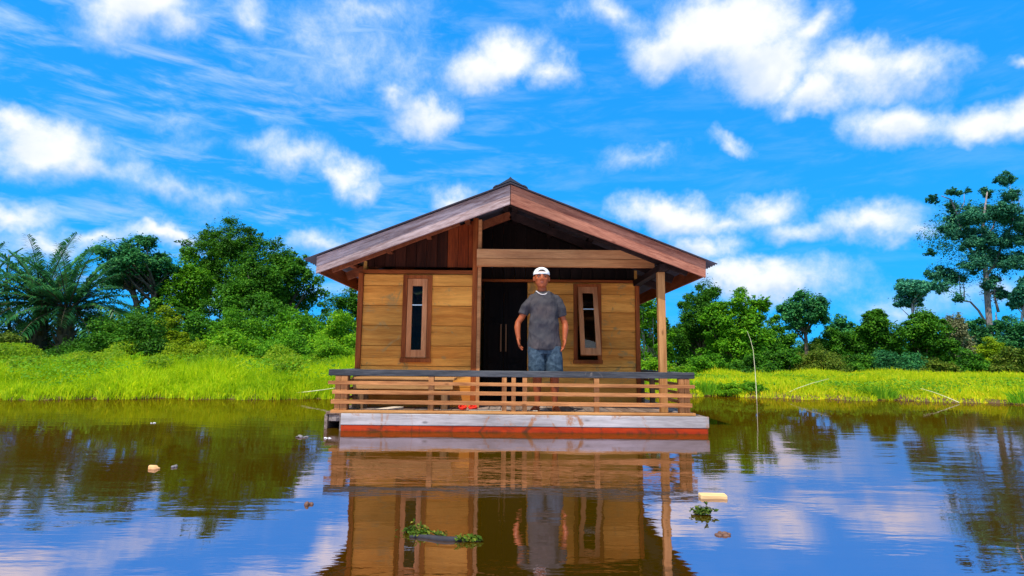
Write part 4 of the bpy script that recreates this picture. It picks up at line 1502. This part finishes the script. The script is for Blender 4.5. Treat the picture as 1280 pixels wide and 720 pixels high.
for (px, y, tp, w) in ((840, 33, 410, 90), (900, 33, 410, 80), (950, 38, 420, 70), (1000, 42, 430, 80), (1060, 42, 432, 80), (1120, 42, 425, 80), (1180, 44, 425, 80), (1240, 46, 420, 80), (1300, 46, 415, 80)):
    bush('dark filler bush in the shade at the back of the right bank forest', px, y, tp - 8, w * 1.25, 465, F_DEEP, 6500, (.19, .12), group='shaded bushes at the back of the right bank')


# --- grass of the banks: blades by the hundred thousand, nobody could count them
def grass(name, x0, x1, n, mat, hgt, d0, d1, lean=.60, gap=None):
    x = rng.uniform(x0, x1, n)
    d = d0 + (d1 - d0) * rng.uniform(0, 1, n) ** 1.15
    y = shore_y(x) + d
    cl = 0.5 + 0.5 * np.sin(x * 1.9 + 1.3 * np.sin(y * 1.1)) * np.sin(y * 1.6 + 1.1 * np.sin(x * .8))
    cl2 = 0.5 + 0.5 * np.sin(x * 6.1 + y * 2.2) * np.sin(y * 5.3 - x * 1.7)
    cl3 = 0.5 + 0.5 * np.sin(x * .83 + 2.0 * np.sin(y * .5)) * np.sin(x * 2.9 + y * .7)
    h = hgt * (0.30 + .45 * cl + .30 * cl2 + .42 * cl3) * rng.uniform(.50, 1.25, n) * (0.45 + 0.55 * np.clip(d / 1.8, 0, 1))
    h = h * np.where(rng.uniform(0, 1, n) < .012, 1.3, 1.0)
    z = ground_z(x, y) - .01
    az = rng.uniform(0, 2 * math.pi, n)
    tilt = np.abs(rng.normal(0, lean, n))
    dx, dy = np.cos(az) * tilt, np.sin(az) * tilt
    p0 = np.stack([x, y, z], 1)
    p1 = p0 + np.stack([dx * h * .35, dy * h * .35, h * .60], 1)
    p2 = p0 + np.stack([dx * h * 1.05, dy * h * 1.05, h * (1 - .30 * tilt)], 1)
    fa = rng.uniform(-.9, .9, n)
    w = rng.uniform(.004, .010, n)[:, None] * (1 + (y[:, None] - 12) * .05)
    sd = np.stack([np.cos(fa), np.sin(fa), np.zeros(n)], 1) * w
    v = np.stack([p0 - sd * .7, p0 + sd * .7, p1 + sd, p1 - sd, p2 + sd * .15, p2 - sd * .15], 1).reshape(-1, 3)
    b = np.arange(n)[:, None] * 6
    f = np.concatenate([b + np.array([[0, 1, 2, 3]]), b + np.array([[3, 2, 4, 5]])], 1).reshape(-1, 4)
    o = link_mesh(name, np_mesh(name, v, f), mat)
    return o


tag(grass('bank_grass', -17, 1.2, 190000, F_GRASS, .47, -0.05, 7.5), 'tall yellow green grass covering the left bank', 'grass', kind='stuff')
tag(grass('bank_grass', 1.0, 24, 190000, F_GRASS2, .26, -0.05, 13.0), 'yellow and orange tinged grass covering the flat right bank', 'grass', kind='stuff')
# broad leaved weeds mixed into the grass
n = 60000
x = rng.uniform(-17, 24, n)
d = rng.uniform(.3, 7, n)
keep = (np.sin(x * 1.1 + 2) * np.sin(d * 1.3 + x * .4) > .15)
x, d = x[keep], d[keep]
y = shore_y(x) + d
hh = np.where(x < 1, .48, .22) * rng.uniform(.3, 1.2, len(x))
pp = np.stack([x, y, ground_z(x, y) + hh], 1)
nn = np.array([0, -.2, .9]) + unit(len(x)) * .6
nn /= np.linalg.norm(nn, axis=1, keepdims=True)
v, f = leaf_quads(pp, nn, .075, .04)
tag(link_mesh('bank_weeds', np_mesh('bank_weeds', v, f), F_BRIGHT), 'small broad leaved weeds growing through the bank grass', 'weeds', kind='stuff')
# taller leafy weeds spilling from the bushes down over the left bank
n = 110000
x = rng.uniform(-16, 0.5, n)
d = rng.uniform(1.2, 8.5, n)
m1 = np.sin(x * 1.7 + .8 * np.sin(d)) * np.sin(d * .9 + x * .7) + .5 * np.sin(x * 4.3 + d * 2)
keep = m1 + (d - 4.0) * .24 > .40
x, d, m1 = x[keep], d[keep], m1[keep]
y = shore_y(x) + d
top_ = (.35 + .40 * np.clip(m1, 0, 1.2)) * (0.7 + .06 * d)
hh = top_ * rng.uniform(0.1, 1, len(x)) ** .5
pp = np.stack([x, y, ground_z(x, y) + hh], 1)
nn = np.array([0, -.25, .8]) + unit(len(x)) * .7
nn /= np.linalg.norm(nn, axis=1, keepdims=True)
v, f = leaf_quads(pp, nn, .085, .045)
tag(link_mesh('bank_weeds', np_mesh('bank_weeds', v, f), F_WEEDY), 'taller leafy weeds spilling from the bushes over the left bank', 'weeds', kind='stuff')
# reed clump by the upright pole and tufts along the shore
def tuft(label, px, py, w, h, n, mat, name='grass_tuft', cat='plant', group=None):
    c = on_water(px, py)
    yy = float(shore_y(c.x)) + .12
    zz = float(ground_z(c.x, yy)) - .02
    root_v, root_f = [], []
    ang = rng.uniform(0, 2 * math.pi, n)
    rad = w * np.sqrt(rng.uniform(0, 1, n)) * .5
    x = rad * np.cos(ang)
    y = rad * np.sin(ang) * .6
    hh = h * rng.uniform(.2, 1.15, n) * (1 - .35 * (rad / (w * .5)) ** 2)
    ox, oy = x / w * 1.2 + rng.normal(0, .15, n), y / w + rng.normal(0, .15, n)
    p0 = np.stack([x, y, np.zeros(n)], 1)
    p1 = p0 + np.stack([ox * hh * .3, oy * hh * .3, hh * .6], 1)
    p2 = p0 + np.stack([ox * hh * .9, oy * hh * .9, hh * .92], 1)
    fa = rng.uniform(-.9, .9, n)
    sd = np.stack([np.cos(fa), np.sin(fa), np.zeros(n)], 1) * rng.uniform(.006, .012, n)[:, None]
    v = np.stack([p0 - sd * .7, p0 + sd * .7, p1 + sd, p1 - sd, p2 + sd * .15, p2 - sd * .15], 1).reshape(-1, 3)
    b = np.arange(n)[:, None] * 6
    f = np.concatenate([b + np.array([[0, 1, 2, 3]]), b + np.array([[3, 2, 4, 5]])], 1).reshape(-1, 4)
    o = link_mesh(name, np_mesh(name, v, f), mat, loc=(c.x, yy, zz))
    return tag(o, label, cat, group)


bush('dark green clump of shore plants at the foot of the upright bamboo pole', 940, 12.95, 476, 48, 496, F_MID, 2600, (.07, .03), name='shore_plant', cat='plant')
bush('low bright green clump of shore plants just left of the dark green clump', 912, 13.0, 482, 50, 496, F_BRIGHT, 2400, (.07, .03), name='shore_plant', cat='plant')
tuft('bright green tuft overhanging the right shoreline below the pale dusty tree', 1098, 500, .9, .30, 500, F_BRIGHT)
tuft('bright green tuft on the shoreline at the right edge of the view', 1262, 503, 1.1, .32, 600, F_BRIGHT)
tuft('bright green tuft on the shoreline just right of the porch railing', 880, 495, .9, .36, 500, F_BRIGHT)

# ------------------------------------------------------------------ bamboo poles on the shore
M_BAMBOO = principled('pale bamboo', None, 0.45, 0.4, build=lambda k, p: k.mix(
    k.noise(k.n('ShaderNodeTexCoord').outputs['Object'], 6.0, 3), (0.50, 0.46, 0.22), (0.74, 0.70, 0.42)))


def pole(label, pts, y, r=.013):
    P = [at(px, py, y + dy) for (px, py, dy) in pts]
    m = MB()
    c = []
    for i in range(len(P) - 1):
        for t in np.linspace(0, 1, 5)[:-1 if i < len(P) - 2 else None]:
            c.append(P[i].lerp(P[i + 1], float(t)))
    m.tube(c, [.82 * r * (1 - .6 * i / (len(c) - 1)) for i in range(len(c))], 7)
    return tag(m.build('bamboo_pole', M_BAMBOO, smooth=True), label, 'pole', 'bamboo fishing poles stuck in the bank')


ys = float(shore_y(6.1))
pole('upright bamboo pole with bent tip standing in the water by the right shore', [(946, 504, 0), (945.5, 490, 0), (944, 465, 0), (941.5, 438, 0), (938, 424, 0), (934, 414, 0)], 12.2, .0105)
pole('bamboo pole leaning to the right over the grass beside the upright pole', [(977, 495, 0), (995, 486, .1), (1015, 479, .2), (1036, 473.5, .3)], 12.55, .0095)
pole('bamboo pole leaning to the left over the grass at the far right shore', [(1199, 503, 0), (1185, 497, .1), (1168, 490.5, .2), (1151, 485.5, .3)], 11.35, .0085)
pole('bamboo pole lying low over the left bank and pointing at the porch', [(362, 492, 0), (385, 489.5, -.1), (405, 487, -.2), (421, 484.5, -.3)], 10.85, .009)

# ------------------------------------------------------------------ floating bits
M_FOAMW = principled('weathered foam', None, 0.8, 0.2, build=lambda k, p: k.mix(
    k.noise(k.n('ShaderNodeTexCoord').outputs['Object'], 30.0, 4), (0.55, 0.26, 0.08), (0.78, 0.48, 0.22)))
M_GREY = principled('grey driftwood', None, 0.8, 0.2, build=lambda k, p: k.mix(
    k.noise(k.n('ShaderNodeTexCoord').outputs['Object'], 40.0, 4), (0.09, 0.075, 0.07), (0.30, 0.27, 0.26)))
M_DARKLOG = principled('wet log', None, 0.7, 0.15, build=lambda k, p: k.mix(
    k.noise(k.n('ShaderNodeTexCoord').outputs['Object'], 30.0, 4), (0.012, 0.011, 0.012), (0.05, 0.047, 0.055)))
M_LEAFB = principled('brown leaf', None, 0.6, 0.3, build=lambda k, p: k.mix(
    k.noise(k.n('ShaderNodeTexCoord').outputs['Object'], 40.0, 4), (0.06, 0.025, 0.015), (0.22, 0.11, 0.07)))
M_WHITEBIT = principled('white scrap', (0.72, 0.70, 0.66), 0.7, 0.3)
F_WEED = foliage('water weed leaves', (0.02, 0.05, 0.005), (0.14, 0.24, 0.015), (0.48, 0.30, 0.05), 0.2, patch=9)
F_WEEDD = foliage('dark water weed leaves', (0.02, 0.05, 0.005), (0.08, 0.14, 0.015), (0.20, 0.17, 0.03), 0.3, patch=8)

c = on_water(891, 622)
bl_ = MB().box(-.075, .075, -.030, .030, -.016, .018)
o = bl_.build('wood_block', wood('raw pine offcut', (0.62, 0.38, 0.15), (0.86, 0.62, 0.30), 'X', 2.0, .6), None, .005, loc=(c.x, c.y, WATER_Z + .002))
o.rotation_euler = (RAD(3), 0, RAD(-3))
tag(o, 'pale sawn wood offcut floating right of the cabin', 'wood block')

c = on_water(193, 586)
m = MB()
m.rings([((0, 0, -.11), .045, .032), ((0, 0, -.10), .052, .038), ((0, 0, .03), .052, .038), ((0, 0, .055), .035, .026), ((0, 0, .085), .010, .010), ((0, 0, .12), .006, .006)], 14, 3.0)
for i_, q_ in enumerate(m.v):
    m.v[i_] = tuple(.36 * t_ for t_ in q_)
o = m.build('foam_float', M_FOAMW, loc=(c.x, c.y, WATER_Z + .006), smooth=False, bevel=.002)
o.rotation_euler = (0, RAD(90), RAD(-8))
tag(o, 'orange tan foam float with a pointed end lying on the left water', 'float')


def drift(name, label, px, py, size, mat, cat, seed, flat=.4):
    c = on_water(px, py)
    m = MB()
    r_ = random.Random(seed)
    for i in range(5):
        m.ellipsoid((r_.uniform(-.5, .5) * size, r_.uniform(-.2, .2) * size, r_.uniform(0, .1) * size),
                    (size * r_.uniform(.18, .35), size * r_.uniform(.12, .22), size * flat * r_.uniform(.3, .6)), 9, 6,
                    Matrix.Rotation(r_.uniform(0, 3), 3, 'Z') @ Matrix.Rotation(r_.uniform(-.4, .4), 3, 'X'))
    me = m.mesh(name)
    for v_ in me.vertices:
        v_.co += v_.normal * size * .05 * mnoise.noise(Vector(v_.co) * (8 / size * .3))
    o = link_mesh(name, me, mat, loc=(c.x, c.y, WATER_Z), smooth=True)
    return tag(o, label, cat)


drift('driftwood', 'small grey scrap floating right of the orange tan foam float', 222, 584, .06, M_GREY, 'debris', 1)
drift('driftwood', 'grey stick floating left of the raft corner', 374, 547, .13, M_GREY, 'debris', 2, .2)
drift('driftwood', 'dark brown lump floating on the blue water left of the cabin reflection', 387, 631, .055, M_LEAFB, 'debris', 3, .5)
drift('driftwood', 'tiny white scrap floating near the left bank', 191, 529, .05, M_WHITEBIT, 'debris', 4, .3)
drift('dead_leaf', 'curled brown dead leaf floating below the round green weed', 905, 669, .055, M_LEAFB, 'leaf', 5, .35)
drift('driftwood', 'small white scrap floating against the left corner of the raft', 409, 548, .06, M_WHITEBIT, 'debris', 6, .2)


def weed(name, label, spots, n, mat, leaf, cat='water plant', log=None):
    c0 = on_water(*spots[0][:2])
    cl = []
    for (px, py, r, h) in spots:
        q = on_water(px, py)
        cl.append((q.x - c0.x, q.y - c0.y, .005, r, r * .6, h))
    v, f = clump_leaves(cl, n, leaf[0], leaf[1], .6, .3)
    v[:, 2] = np.abs(v[:, 2]) + .002
    root = empty(name, (c0.x, c0.y, WATER_Z), label, cat)
    link_mesh('leaves', np_mesh('leaves', v, f), mat, root)
    m = MB()
    if log:
        a, b = on_water(*log[0]), on_water(*log[1])
        pts = [a.lerp(b, t) - c0 + Vector((0, .01 * math.sin(9 * t), .004)) for t in np.linspace(0, 1, 8)]
        m.tube(pts, [.005, .009, .011, .013, .013, .011, .008, .004], 9)
        m.build('stem', M_DARKLOG, root, smooth=True)
    else:
        for g in cl:
            m.tube([(g[0] - .03, g[1], -.01), (g[0], g[1], .012), (g[0] + .03, g[1] + .01, .004)], [.004, .006, .003], 6)
        m.build('stem', M_DARKLOG, root, smooth=True)
    return root


weed('floating_weed', 'long dark floating stem with green leafy ends in the cabin reflection', [(515, 666, .050, .022), (523, 669, .050, .018), (530, 667, .035, .02), (550, 669, .035, .014), (583, 676, .042, .020), (594, 676, .030, .016)],
     330, F_WEED, (.022, .012), log=((512, 672), (598, 677)))
weed('floating_weed', 'round green weed floating below the pale wood offcut', [(879, 643, .042, .03), (875, 643, .03, .025)], 260, F_WEEDD, (.024, .014))
